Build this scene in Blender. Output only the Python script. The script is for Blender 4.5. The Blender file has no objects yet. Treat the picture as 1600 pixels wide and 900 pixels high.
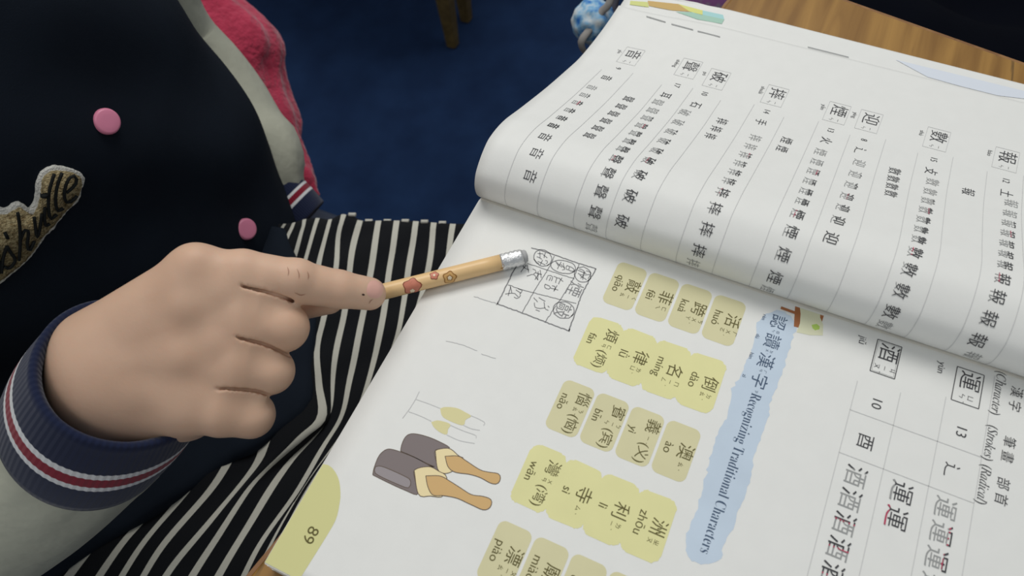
import bpy, bmesh, math, random
import numpy as np
import openvdb
from mathutils import Vector, Matrix
from mathutils.bvhtree import BVHTree
random.seed(7); rng = np.random.default_rng(7)
C = bpy.context.scene.collection
SC = bpy.context.scene

# ------------------------------------------------------------------ frame of reference
# Book units: 1 unit = 15 mm.  X runs up the printed page (image right), -Y is the reading
# direction, Z is up; Z = 0 is the surface of the right-hand page, 0.667 m above the floor.
S = 0.015; ZP = 0.667
F = 1186.456
CAM = np.array([3.06111974, -11.4676675, 19.48744093])
R = np.array([[0.90501118, 0.41971857, -0.06921769],
              [0.32816741, -0.7924045, -0.51419963],
              [-0.27066754, 0.44264143, -0.85487288]])
def W(p):
    p = np.asarray(p, float); q = p * S; q[..., 2] += ZP; return q
def ray(x, y): return R.T @ np.array([(x - 800) / F, (y - 450) / F, 1.0])
def at(x, y, z=0.0):
    d = ray(x, y); return CAM + d * ((z - CAM[2]) / d[2])
def deep(x, y, d): return CAM + d * ray(x, y)

# ------------------------------------------------------------------ camera
cd = bpy.data.cameras.new('camera'); cam = bpy.data.objects.new('camera', cd); C.objects.link(cam)
M = Matrix.Identity(4)
for i in range(3):
    M[i][0] = R[0][i]; M[i][1] = -R[1][i]; M[i][2] = -R[2][i]; M[i][3] = W(CAM)[i]
cam.matrix_world = M
cd.sensor_width = 36; cd.lens = F / 1600 * 36; cd.clip_start = 0.01; cd.clip_end = 50
cd.dof.use_dof = True; cd.dof.focus_distance = 0.36; cd.dof.aperture_fstop = 14
SC.camera = cam
# ------------------------------------------------------------------ world, lamps, exposure
wd = bpy.data.worlds.new('room_light'); wd.use_nodes = True; SC.world = wd
wd.node_tree.nodes['Background'].inputs[0].default_value = (0.86, 0.93, 1.0, 1)
wd.node_tree.nodes['Background'].inputs[1].default_value = 0.30
def area(name, loc, size, sy, power, col, aim):
    l = bpy.data.lights.new(name, 'AREA'); l.shape = 'RECTANGLE'; l.size = size; l.size_y = sy; l.energy = power; l.color = col
    o = bpy.data.objects.new(name, l); C.objects.link(o); o.location = loc
    o.rotation_euler = (Vector(aim) - Vector(loc)).to_track_quat('-Z', 'Y').to_euler()
    return o
area('ceiling_light', (-0.45, 0.65, 1.95), 1.2, 0.6, 15.5, (1.0, 0.985, 0.95), (0, 0, 0.67))
area('ceiling_light', (-0.3, -0.9, 2.5), 1.2, 0.6, 6, (1.0, 0.99, 0.96), (-0.2, 0, 0.6))
SC.view_settings.view_transform = 'Standard'; SC.view_settings.look = 'None'
SC.view_settings.exposure = -0.12; SC.view_settings.gamma = 1.0; SC.view_settings.use_curve_mapping = False

# ------------------------------------------------------------------ materials
def srgb(r, g, b):
    f = lambda c: (c / 255 / 12.92) if c <= 10 else ((c / 255 + 0.055) / 1.055) ** 2.4
    return (f(r), f(g), f(b), 1)
def mat(name, col, rough=0.6, noise=0.0, nscale=40, bump=0.0, bscale=200, metal=0.0, sheen=0.0, sss=0.0, spec=0.4, bdist=0.001, col2=None):
    m = bpy.data.materials.new(name); m.use_nodes = True; nt = m.node_tree; b = nt.nodes['Principled BSDF']
    c = srgb(*col); b.inputs['Base Color'].default_value = c; b.inputs['Roughness'].default_value = rough
    b.inputs['Metallic'].default_value = metal; b.inputs['Specular IOR Level'].default_value = spec
    b.inputs['Sheen Weight'].default_value = sheen
    if sss:
        b.inputs['Subsurface Weight'].default_value = sss; b.inputs['Subsurface Radius'].default_value = (1, .35, .2)
        b.inputs['Subsurface Scale'].default_value = 0.003
    tc = nt.nodes.new('ShaderNodeTexCoord')
    if noise:
        n = nt.nodes.new('ShaderNodeTexNoise'); n.inputs['Scale'].default_value = nscale; n.inputs['Detail'].default_value = 5
        nt.links.new(tc.outputs['Object'], n.inputs['Vector'])
        r = nt.nodes.new('ShaderNodeValToRGB'); r.color_ramp.elements[0].position = .3; r.color_ramp.elements[1].position = .7
        if col2: a, d = srgb(*col2), c
        else: a = tuple(x * (1 - noise) for x in c[:3]) + (1,); d = tuple(min(1, x * (1 + noise)) for x in c[:3]) + (1,)
        r.color_ramp.elements[0].color = a; r.color_ramp.elements[1].color = d
        nt.links.new(n.outputs['Fac'], r.inputs['Fac']); nt.links.new(r.outputs['Color'], b.inputs['Base Color'])
    if bump:
        n = nt.nodes.new('ShaderNodeTexNoise'); n.inputs['Scale'].default_value = bscale; n.inputs['Detail'].default_value = 3
        nt.links.new(tc.outputs['Object'], n.inputs['Vector'])
        k = nt.nodes.new('ShaderNodeBump'); k.inputs['Strength'].default_value = bump; k.inputs['Distance'].default_value = bdist
        nt.links.new(n.outputs['Fac'], k.inputs['Height']); nt.links.new(k.outputs['Normal'], b.inputs['Normal'])
    return m
def stripe_mat(name, socket, stops, rough=0.85, zig=0.0, zfreq=60, rib=0.0, rscale=60, period=False, sheen=0.2):
    """stops: list of (position, colour) over the UV axis, constant interpolation."""
    m = bpy.data.materials.new(name); m.use_nodes = True; nt = m.node_tree; b = nt.nodes['Principled BSDF']
    b.inputs['Roughness'].default_value = rough; b.inputs['Specular IOR Level'].default_value = 0.2; b.inputs['Sheen Weight'].default_value = sheen
    uv = nt.nodes.new('ShaderNodeUVMap'); uv.uv_map = 'UVMap'
    sp = nt.nodes.new('ShaderNodeSeparateXYZ'); nt.links.new(uv.outputs['UV'], sp.inputs[0])
    val = sp.outputs[socket]; oth = sp.outputs['Y' if socket == 'X' else 'X']
    def math_(op, a, bb=None):
        n = nt.nodes.new('ShaderNodeMath'); n.operation = op
        for i, v in enumerate((a, bb)):
            if v is None: continue
            if isinstance(v, (int, float)): n.inputs[i].default_value = v
            else: nt.links.new(v, n.inputs[i])
        return n.outputs[0]
    if zig:
        z = math_('PINGPONG', math_('MULTIPLY', oth, zfreq), 1.0); val = math_('ADD', val, math_('MULTIPLY', z, zig))
    if period: val = math_('FRACT', math_('ADD', val, 0.5))
    r = nt.nodes.new('ShaderNodeValToRGB'); r.color_ramp.interpolation = 'CONSTANT'
    els = r.color_ramp.elements
    while len(els) > 1: els.remove(els[-1])
    els[0].position = stops[0][0]; els[0].color = srgb(*stops[0][1])
    for p, c in stops[1:]:
        e = els.new(p); e.color = srgb(*c)
    nt.links.new(val, r.inputs['Fac']); nt.links.new(r.outputs['Color'], b.inputs['Base Color'])
    k = nt.nodes.new('ShaderNodeBump'); k.inputs['Distance'].default_value = 0.0006; k.inputs['Strength'].default_value = 0.5
    if rib:
        h = math_('PINGPONG', math_('MULTIPLY', oth, rscale), 1.0); k.inputs['Strength'].default_value = rib
        nt.links.new(h, k.inputs['Height'])
    else:
        n = nt.nodes.new('ShaderNodeTexNoise'); n.inputs['Scale'].default_value = 1500
        tc = nt.nodes.new('ShaderNodeTexCoord'); nt.links.new(tc.outputs['Object'], n.inputs['Vector']); nt.links.new(n.outputs['Fac'], k.inputs['Height'])
    nt.links.new(k.outputs['Normal'], b.inputs['Normal'])
    return m
def wood_mat(name, c1, c2, angle):
    m = bpy.data.materials.new(name); m.use_nodes = True; nt = m.node_tree; b = nt.nodes['Principled BSDF']
    b.inputs['Roughness'].default_value = 0.42
    tc = nt.nodes.new('ShaderNodeTexCoord'); mp = nt.nodes.new('ShaderNodeMapping')
    mp.inputs['Rotation'].default_value = (0, 0, angle); mp.inputs['Scale'].default_value = (1, .07, 1)
    nt.links.new(tc.outputs['Object'], mp.inputs['Vector'])
    n = nt.nodes.new('ShaderNodeTexNoise'); n.inputs['Scale'].default_value = 110; n.inputs['Detail'].default_value = 6; n.inputs['Distortion'].default_value = .6
    nt.links.new(mp.outputs[0], n.inputs['Vector'])
    r = nt.nodes.new('ShaderNodeValToRGB'); r.color_ramp.elements[0].position = .32; r.color_ramp.elements[1].position = .68
    r.color_ramp.elements[0].color = srgb(*c1); r.color_ramp.elements[1].color = srgb(*c2)
    nt.links.new(n.outputs['Fac'], r.inputs['Fac'])
    # short dark pores in the veneer
    mp2 = nt.nodes.new('ShaderNodeMapping'); mp2.inputs['Rotation'].default_value = (0, 0, angle); mp2.inputs['Scale'].default_value = (1, .12, 1)
    nt.links.new(tc.outputs['Object'], mp2.inputs['Vector'])
    n2 = nt.nodes.new('ShaderNodeTexNoise'); n2.inputs['Scale'].default_value = 190; n2.inputs['Detail'].default_value = 2
    nt.links.new(mp2.outputs[0], n2.inputs['Vector'])
    r2 = nt.nodes.new('ShaderNodeValToRGB'); r2.color_ramp.elements[0].position = .27; r2.color_ramp.elements[1].position = .33
    r2.color_ramp.elements[0].color = (.25, .25, .25, 1); r2.color_ramp.elements[1].color = (1, 1, 1, 1)
    nt.links.new(n2.outputs['Fac'], r2.inputs['Fac'])
    mx = nt.nodes.new('ShaderNodeMix'); mx.data_type = 'RGBA'; mx.blend_type = 'MULTIPLY'; mx.inputs[0].default_value = .8
    nt.links.new(r.outputs['Color'], mx.inputs[6]); nt.links.new(r2.outputs['Color'], mx.inputs[7])
    nt.links.new(mx.outputs[2], b.inputs['Base Color'])
    return m

PAPER = mat('paper', (233, 233, 229), rough=0.55, noise=.012, nscale=120, bump=.15, bscale=900, bdist=.0002, spec=.3)
PAPER_EDGE = mat('paper_edge', (222, 218, 208), rough=0.8, noise=.1, nscale=30)
INK = mat('ink', (60, 60, 64), rough=.6); INK_GREY = mat('grey_ink', (156, 157, 156), rough=.6)
INK_RED = mat('red_ink', (188, 60, 92), rough=.6); INK_LIGHT = mat('pale_line_ink', (206, 206, 205), rough=.7)
INK_OLIVE = mat('olive_ink', (92, 84, 30), rough=.6); INK_BLUE = mat('slate_ink', (62, 84, 112), rough=.6)
GRAPHITE = mat('graphite', (122, 122, 124), rough=.5); GRAPHITE_PALE = mat('faint_graphite', (176, 176, 176), rough=.5)

# ------------------------------------------------------------------ object helpers
def tag(o, label=None, cat=None, group=None, kind=None):
    if label: o['label'] = label
    if cat: o['category'] = cat
    if group: o['group'] = group
    if kind: o['kind'] = kind
    return o
def thing(name, base, label, cat, group=None):
    o = bpy.data.objects.new(name, None); C.objects.link(o); o.location = W(base); o.empty_display_size = .02
    return tag(o, label, cat, group)
def wloc(o):
    v = Vector((0, 0, 0))
    while o is not None: v = v + o.location; o = o.parent
    return v
def obj(name, V, Fc, material, parent=None, smooth=True, uv=None, bevel=0, base=None, solid=0):
    """vertices in book units -> one mesh object (child of parent when given)."""
    Vw = W(np.asarray(V, float).reshape(-1, 3))
    org = np.array(wloc(parent)) if parent is not None else (W(base) if base is not None else Vw.mean(0) * [1, 1, 0] + [0, 0, Vw[:, 2].min()])
    me = bpy.data.meshes.new(name)
    me.from_pydata((Vw - org).tolist(), [], [tuple(int(i) for i in f) for f in Fc])
    me.materials.append(material)
    if uv is not None:
        l = me.uv_layers.new(name='UVMap'); idx = np.empty(len(me.loops), int); me.loops.foreach_get('vertex_index', idx)
        l.data.foreach_set('uv', np.asarray(uv, float)[idx].ravel())
    o = bpy.data.objects.new(name, me); C.objects.link(o)
    if parent is not None: o.parent = parent
    else: o.location = org
    if smooth: me.polygons.foreach_set('use_smooth', [True] * len(me.polygons))
    if solid:
        s = o.modifiers.new('solidify', 'SOLIDIFY'); s.thickness = solid * S; s.offset = -1
    if bevel:
        b = o.modifiers.new('bevel', 'BEVEL'); b.width = bevel * S; b.segments = 3; b.limit_method = 'ANGLE'
    return o
def box(c, s, rz=0.0):
    c = np.asarray(c, float); h = np.asarray(s, float) / 2
    V = np.array([[x, y, z] for x in (-1, 1) for y in (-1, 1) for z in (-1, 1)]) * h
    ca, sa = math.cos(rz), math.sin(rz); V = np.c_[V[:, 0] * ca - V[:, 1] * sa, V[:, 0] * sa + V[:, 1] * ca, V[:, 2]] + c
    return V, [(0, 1, 3, 2), (4, 6, 7, 5), (0, 4, 5, 1), (2, 3, 7, 6), (0, 2, 6, 4), (1, 5, 7, 3)]
def join(parts):
    V = []; Fc = []; n = 0
    for v, f in parts:
        v = np.asarray(v); V.append(v); Fc += [tuple(i + n for i in q) for q in f]; n += len(v)
    return np.concatenate(V), Fc
def frames(P):
    P = np.asarray(P, float); T = np.gradient(P, axis=0); T /= np.linalg.norm(T, axis=1)[:, None] + 1e-12
    up = np.array([0, 0, 1.0]); N = []
    a = np.cross(T[0], up); a = a if np.linalg.norm(a) > .1 else np.cross(T[0], [0, 1, 0]); a /= np.linalg.norm(a)
    for t in T:
        a = a - t * (a @ t); a /= np.linalg.norm(a); N.append(a.copy())
    N = np.array(N); return T, N, np.cross(T, N)
def tube(P, rad, n=12, caps=True, ell=1.0):
    P = np.asarray(P, float); T, N, B = frames(P); rad = np.broadcast_to(rad, len(P)); V = []; Fc = []
    for i in range(len(P)):
        for k in range(n):
            a = 2 * math.pi * k / n; V.append(P[i] + rad[i] * (math.cos(a) * N[i] + ell * math.sin(a) * B[i]))
    for i in range(len(P) - 1):
        for k in range(n):
            Fc.append((i * n + k, i * n + (k + 1) % n, (i + 1) * n + (k + 1) % n, (i + 1) * n + k))
    if caps: Fc.append(tuple(range(n))[::-1]); Fc.append(tuple((len(P) - 1) * n + k for k in range(n)))
    return np.array(V), Fc
def spline(P, n):
    """Catmull-Rom through P, resampled to n points by arc length."""
    P = np.asarray(P, float); Q = np.vstack([2 * P[0] - P[1], P, 2 * P[-1] - P[-2]]); out = []
    for i in range(1, len(Q) - 2):
        for t in np.linspace(0, 1, 16, endpoint=False):
            a, b, c, d = Q[i - 1:i + 3]
            out.append(.5 * (2 * b + (c - a) * t + (2 * a - 5 * b + 4 * c - d) * t * t + (3 * b - a - 3 * c + d) * t ** 3))
    out.append(P[-1]); out = np.array(out); L = np.r_[0, np.cumsum(np.linalg.norm(np.diff(out, axis=0), axis=1))]
    s = np.linspace(0, L[-1], n); return np.stack([np.interp(s, L, out[:, k]) for k in range(P.shape[1])], 1)
def grid_faces(r, c, o=0): return [(o + i * c + j, o + i * c + j + 1, o + (i + 1) * c + j + 1, o + (i + 1) * c + j) for i in range(r - 1) for j in range(c - 1)]

# signed-distance modelling
class Field:
    def __init__(s, lo, hi, h):
        s.lo = np.array(lo, float); s.h = h; n = np.ceil((np.array(hi) - s.lo) / h).astype(int) + 1
        ax = [s.lo[i] + np.arange(n[i]) * h for i in range(3)]
        s.P = np.stack(np.meshgrid(*ax, indexing='ij'), -1).astype(np.float32); s.n = n
    def cone(s, a, b, ra, rb, k=None):
        a = np.array(a, np.float32); b = np.array(b, np.float32); ba = b - a; pa = s.P - a
        h = np.clip((pa @ ba) / max(float(ba @ ba), 1e-9), 0, 1)
        return np.linalg.norm(pa - h[..., None] * ba, axis=-1) - (ra + (rb - ra) * h)
    def carve(s, D, a, b, ra, rb):
        """subtract a tapered capsule, evaluated only around it"""
        a = np.array(a, float); b = np.array(b, float); m = max(ra, rb) + 4 * s.h
        i0 = np.maximum(((np.minimum(a, b) - m - s.lo) / s.h).astype(int), 0); i1 = np.minimum(((np.maximum(a, b) + m - s.lo) / s.h).astype(int) + 1, s.n)
        sl = tuple(slice(i0[k], i1[k]) for k in range(3)); P = s.P[sl]; ba = b - a; pa = P - a
        h = np.clip((pa @ ba) / max(float(ba @ ba), 1e-9), 0, 1); q = np.linalg.norm(pa - h[..., None] * ba, axis=-1) - (ra + (rb - ra) * h)
        D[sl] = np.maximum(D[sl], -q)
    def ell(s, c, r, A=None):
        q = s.P - np.array(c, np.float32)
        if A is not None: q = q @ np.array(A, np.float32).T
        q = q / np.array(r, np.float32); k = np.linalg.norm(q, axis=-1); return (k - 1) * float(min(r))
    def mesh(s, D):
        g = openvdb.FloatGrid(3.0); g.copyFromArray(np.ascontiguousarray(np.clip(D, -3, 3).astype(np.float32)))
        P, Q = g.convertToQuads(0.0); P = P * s.h + s.lo; return P.astype(float), Q.astype(int)
def smin(a, b, k):
    h = np.clip(.5 + .5 * (b - a) / k, 0, 1); return b + (a - b) * h - k * h * (1 - h)

# ------------------------------------------------------------------ floor
floor_m = mat('navy_carpet', (34, 56, 92), rough=.95, noise=.25, nscale=14, bump=.8, bscale=900, bdist=.002, spec=.1, col2=(26, 44, 76))
V = W(np.zeros((1, 3)))
o = obj('floor', [[-180, -90, -ZP / S], [120, -90, -ZP / S], [120, 200, -ZP / S], [-180, 200, -ZP / S]], [(0, 1, 2, 3)], floor_m, smooth=False)
tag(o, 'navy blue carpet floor', kind='structure')

# ------------------------------------------------------------------ desk
DT = -0.72
DA = math.radians(-11.0); dx = np.array([math.cos(DA), math.sin(DA), 0]); dy = np.array([-math.sin(DA), math.cos(DA), 0])
corner = np.array([-0.54, 16.37, DT])                # far left corner of the desk top
desk = thing('desk', corner + dx * 35 - dy * 19 + [0, 0, -ZP / S - DT], 'light oak school desk under the open textbook', 'desk')
DW, DD = 72.0, 38.0
wood = wood_mat('desk_veneer', (130, 91, 34), (166, 124, 58), -DA)
c0 = corner + dx * DW / 2 - dy * DD / 2
V, Fc = box(c0 + [0, 0, -.6], (DW, DD, 1.2), DA)
obj('tabletop', V, Fc, wood, desk, smooth=False, bevel=.08)
edge_m = wood_mat('desk_edge', (122, 82, 44), (150, 108, 64), 0)
V, Fc = join([box(corner + dx * DW / 2 + dy * .06 + [0, 0, -.6], (DW, .12, 1.1), DA), box(corner - dy * DD / 2 - dx * .06 + [0, 0, -.6], (.12, DD, 1.1), DA)])
obj('edge_band', V, Fc, edge_m, desk, smooth=False)
steel = mat('grey_steel', (70, 72, 76), rough=.4, metal=.6)
for a in (4, DW - 4):
    for b in (4, DD - 4):
        p = corner + dx * a - dy * b
        V, Fc = tube([[p[0], p[1], -ZP / S], [p[0], p[1], DT - 1.2]], 1.0, 16); obj('leg', V, Fc, steel, desk)

# ------------------------------------------------------------------ open textbook
book = thing('open_textbook', (2, 0, DT + .01), 'open Chinese language workbook lying on the desk with its left page bulging at the fold', 'book')
XL, XR = -5.50, 17.0
# profile of the bulging left page: (Y, Z) from the gutter to the far edge
PR = np.array([(1.95, -.45), (1.62, -.28), (1.32, .05), (1.15, .42), (1.11, .75), (1.18, 1.05), (1.36, 1.32), (1.85, 1.62), (2.45, 1.76), (3.3, 1.62), (4.4, 1.16), (5.85, .57), (6.7, .25), (7.7, -.05), (8.8, -.36), (10.0, -.5), (11.2, -.56), (12.4, -.6), (13.6, -.62)])
PR2 = np.array([(1.95, -.45), (1.62, -.28), (1.32, .05), (1.15, .42), (1.11, .75), (1.18, 1.05), (1.36, 1.32), (1.85, 1.62), (2.45, 1.76), (3.3, 1.62), (4.4, 1.16), (5.85, .57), (6.7, .25), (7.75, -.12), (8.9, -.5), (10.1, -.72), (11.3, -.85), (12.5, -.88), (13.7, -.88)])
NP = 130
pa, pb = spline(PR, NP), spline(PR2, NP)
Lr = np.r_[0, np.cumsum(np.linalg.norm(np.diff(pa, axis=0), axis=1))]
SIG0 = Lr[np.argmin(abs(pa[:, 1] - (-.02)) + (pa[:, 0] > 2) * 9)]      # where it meets the right page: sigma = 0
sig = Lr - SIG0
SMAX = sig[-1]
def skew(s): return .05 * np.maximum(0, s - 2.5)
def left_pt(X, s, lift=0.0):
    X = np.asarray(X, float); s = np.asarray(s, float)
    w = np.clip((-1.0 - X) / 4.0, 0, 1); w = w * w * (3 - 2 * w)
    y = np.interp(s, sig, pa[:, 0]) * (1 - w) + np.interp(s, sig, pb[:, 0]) * w
    z = np.interp(s, sig, pa[:, 1]) * (1 - w) + np.interp(s, sig, pb[:, 1]) * w
    e = .02; dy_ = (np.interp(s + e, sig, pa[:, 0]) - np.interp(s - e, sig, pa[:, 0])); dz_ = (np.interp(s + e, sig, pa[:, 1]) - np.interp(s - e, sig, pa[:, 1]))
    n = np.hypot(dy_, dz_) + 1e-9
    return np.stack([X + skew(s), y - lift * dz_ / n, z + lift * dy_ / n], -1)
_ss = np.linspace(sig[0], SMAX, 400)
def left_uv(px, py):
    """where the sight line through a pixel meets the bulging page: (X, sigma)."""
    d = ray(px, py); X = 0.0
    for _ in range(3):
        Pp = left_pt(np.full(400, X), _ss)
        t = (Pp[:, 1] - CAM[1]) / d[1]; f = CAM[2] + t * d[2] - Pp[:, 2]
        i = np.where(np.sign(f[:-1]) != np.sign(f[1:]))[0]
        if len(i) == 0: i = [np.argmin(abs(f[:-1]))]
        k = min(i, key=lambda j: t[j]); a = f[k] / (f[k] - f[k + 1] + 1e-12); a = min(max(a, 0), 1)
        s = _ss[k] + a * (_ss[k + 1] - _ss[k]); tt = t[k] + a * (t[k + 1] - t[k]); X = CAM[0] + tt * d[0] - skew(s)
    return X, s
# page block on the right (fore-edge towards the reader), slightly fanned sheets
prts = []
nl = 9
for i in range(nl):
    z0 = DT + .03 + (0.68) * i / nl; z1 = z0 + .62 / nl
    j = .035 * math.sin(i * 2.3); prts.append(box(((XL + XR) / 2 + j, (-11.12 + 1.8) / 2 + j * .8, (z0 + z1) / 2), (XR - XL - .06, 12.9, z1 - z0)))
V, Fc = join(prts); obj('page_block', V, Fc, PAPER_EDGE, book, smooth=False)
V, Fc = box(((XL + XR) / 2, -4.6, DT + .02), (XR - XL + .05, 13.1, .03)); obj('cover', V, Fc, mat('cover_card', (206, 204, 196), rough=.35), book, smooth=False)
# right page: flat with a gentle dip into the gutter
ys = np.r_[np.linspace(-11.10, .9, 40), np.linspace(1.0, 1.95, 14)]
xs = np.linspace(XL, XR, 30)
def zr(y): return np.where(y > 1.2, -.55 * np.clip((y - 1.2) / .75, 0, 1) ** 1.5, 0) - .002
G = np.array([[x, y, zr(y)] for x in xs for y in ys])
right_page = obj('right_page', G, [f[::-1] for f in grid_faces(len(xs), len(ys))], PAPER, book, solid=.03)
# left page
ns = 120
def sheet(name, X0, X1, e0, e1, lift, material=PAPER, s0=None, solid=.03):
    """sheet of the bulging side; its far edge runs from sigma e0 (near end) to e1."""
    xx = np.linspace(X0, X1, 50); G = []
    for x in xx:
        smx = e0 + (e1 - e0) * (x + 5.5) / 15.0; G.append(left_pt(np.full(ns, x), np.linspace(sig[0] if s0 is None else s0, smx, ns), lift))
    return obj(name, np.array(G).reshape(-1, 3), [f[::-1] for f in grid_faces(50, ns)], material, book, solid=solid)
def uvp(n, q): print(n, [tuple(round(float(v), 2) for v in left_uv(*p)) for p in q])
OUTE = [left_uv(1130, 10), left_uv(1598, 129)]; TOPE = [left_uv(1123, 41), left_uv(1376, 104)]
def edge_at(E_, X): (x0, s0_), (x1, s1_) = E_; return s0_ + (s1_ - s0_) * (X - x0) / (x1 - x0)
left_page = sheet('left_page', XL, XR, edge_at(TOPE, -5.5), edge_at(TOPE, 9.5), 0)
under = sheet('under_page', XL + .03, XR, edge_at(OUTE, -5.5), edge_at(OUTE, 9.5), -.05, s0=6.0)
sheet('under_page', XL + .06, XR, edge_at(OUTE, -5.5) - .06, edge_at(OUTE, 9.5) - .03, -.10, s0=6.0)

# ---- print: glyph meshes laid on the page surfaces
GL = {}
def glyph_key(txt, off): return (txt, off)
want = set()
jobs = []          # (surface, txt, x, pos, size, squeeze, matkey, cut, off)
def R_(txt, x, y, size, m='ink', sq=1.0, off=-.003, rot=0.0, cut=None, lift=.012):
    jobs.append(('R', txt, x, y, size, sq, m, cut, off, rot, lift)); want.add((txt, off))
def L_(txt, x, s, size, m='ink', sq=1.0, off=-.007, rot=0.0, cut=None, lift=.012):
    jobs.append(('L', txt, x, s, size, sq, m, cut, off, rot, lift)); want.add((txt, off))
def serif_b(s): return ''.join(chr(0x1D400 + ord(c) - 65) if c.isupper() else chr(0x1D41A + ord(c) - 97) if c.islower() else c for c in s)
def serif_i(s): return ''.join(chr(0x1D434 + ord(c) - 65) if c.isupper() else '\u210e' if c == 'h' else chr(0x1D44E + ord(c) - 97) if c.islower() else c for c in s)

# word cards
CARDS = [
    [('敲', 'qiāo', 'ㄑㄧㄠ', '', None), ('菲', 'fēi', 'ㄈㄟ', '', None), ('跨', 'kuà', 'ㄎㄨㄚ', 'ˋ', None), ('活', 'huó', 'ㄏㄨㄛ', 'ˊ', None)],
    [('煩', 'fán', 'ㄈㄢ', 'ˊ', '烦'), ('律', 'lǜ', 'ㄌㄩ', 'ˋ', None), ('名', 'míng', 'ㄇㄧㄥ', 'ˊ', None), ('倒', 'dào', 'ㄉㄠ', 'ˋ', None)],
    [('惱', 'nǎo', 'ㄋㄠ', 'ˇ', '恼'), ('賓', 'bīn', 'ㄅㄧㄣ', '', '宾'), ('義', 'yì', 'ㄧ', 'ˋ', '义'), ('澳', 'ào', 'ㄠ', 'ˋ', None)],
    [('灣', 'wān', 'ㄨㄢ', '', '湾'), ('寺', 'sì', 'ㄙ', 'ˋ', None), ('利', 'lì', 'ㄌㄧ', 'ˋ', None), ('洲', 'zhōu', 'ㄓㄡ', '', None)],
    [('漂', 'piào', 'ㄆㄧㄠ', 'ˋ', None), ('廟', 'miào', 'ㄇㄧㄠ', 'ˋ', None), ('殿', 'diàn', 'ㄉㄧㄢ', 'ˋ', None), (None,) * 5]]
def zhuyin(x, y, syms, tone, m, sz=.15):
    n = len(syms)
    for k, c in enumerate(syms): R_(c, x + (n - 1) * sz * .6 - k * sz * 1.2, y, sz, m)
    if tone: R_(tone, x - (n - 1) * sz * .3, y - sz * 1.0, sz * 1.1, m)
cards = []
for i, row in enumerate(CARDS):
    for j, (ch, pin, zy, tone, simp) in enumerate(row):
        x, y = j * 1.0 - .03, -i * 2.108 - .02
        cards.append((i, j, x, y))
        if ch is None: continue
        if simp:
            R_(ch, x + .24, y + .38, .42, 'olive'); zhuyin(x + .22, y + .02, zy, tone, 'olive', .14)
            R_('(' + simp + ')', x + .18, y - .42, .36, 'olive'); R_(pin, x - .27, y + .1, .31, 'olive')
        else:
            R_(ch, x + .24, y + .06, .46, 'olive'); zhuyin(x + .22, y - .32, zy, tone, 'olive', .15); R_(pin, x - .22, y, .33, 'olive')
# section title
for k, (ch, pin, zy, tone) in enumerate([('認', 'rèn', 'ㄖㄣ', 'ˋ'), ('讀', 'dú', 'ㄉㄨ', 'ˊ'), ('漢', 'hàn', 'ㄏㄢ', 'ˋ'), ('字', 'zì', 'ㄗ', 'ˋ')]):
    y = .50 - k * .66
    R_(ch, 4.40, y, .48, 'blue'); zhuyin(4.40, y - .33, zy, tone, 'blue', .10); R_(pin, 3.98, y, .15, 'blue')
R_(serif_b('Recognizing Traditional Characters'), 4.42, -4.15, .40, 'blue', sq=-4.55, off=-.013)
R_('89', -4.77, -10.04, .44, 'olive')
# strokes table on the right page
for ch, x, y, pin, zy, tone in [('酒', 7.36, .58, 'jiǔ', 'ㄐㄧㄡ', 'ˇ'), ('運', 9.44, .55, 'yùn', 'ㄩㄣ', 'ˋ')]:
    R_(ch, x + .03, y + .12, .58); zhuyin(x, y - .38, zy, tone, 'ink', .17); R_(pin, x - .72, y + .25, .26)
R_('10', 7.38, -.93, .36); R_('13', 9.48, -.87, .36); R_('酉', 7.32, -2.08, .46); R_('辶', 9.42, -2.0, .42)
def seq_cut(f): return f
for k in range(11):
    y = -3.08 - .645 * k; R_('酒', 7.30, y, .58, 'grey'); f = min(1, .18 + .1 * k)
    R_('酒', 7.30, y, .58, 'ink', cut=(0, f), lift=.022)
    if k >= 2: R_('酒', 7.30, y, .58, 'red', cut=(f, f + .07), lift=.024)
for k in range(12):
    y = -3.02 - .655 * k; R_('運', 9.43, y, .58, 'grey'); f = .1 * k
    if k: R_('運', 9.43, y, .58, 'red', cut=(max(0, .92 - f), max(.08, 1 - f), 'y'), lift=.024)
    if k: R_('運', 9.43, y, .58, 'ink', cut=(1 - f, 1.01, 'y'), lift=.022)
for k in range(2):
    R_('運', 8.40, -3.05 - .69 * k, .60, 'ink')
    R_('運', 8.40, -3.05 - .69 * k, .60, 'grey' if k == 0 else 'red', cut=(.0, .14, 'y'), lift=.022)
for cn, en, y in [('漢 字', '(Character)', .62), ('筆 畫', '(Strokes)', -.88), ('部 首', '(Radical)', -2.05)]:
    R_(cn, 10.58, y, .33); R_(serif_i(en), 10.17, y, .33, sq=.86)

R_('煙', *at(898, 452)[:2], .52, 'graph', off=-.010); R_('敲', *at(880, 485)[:2], .50, 'graph', off=-.008)
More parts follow.
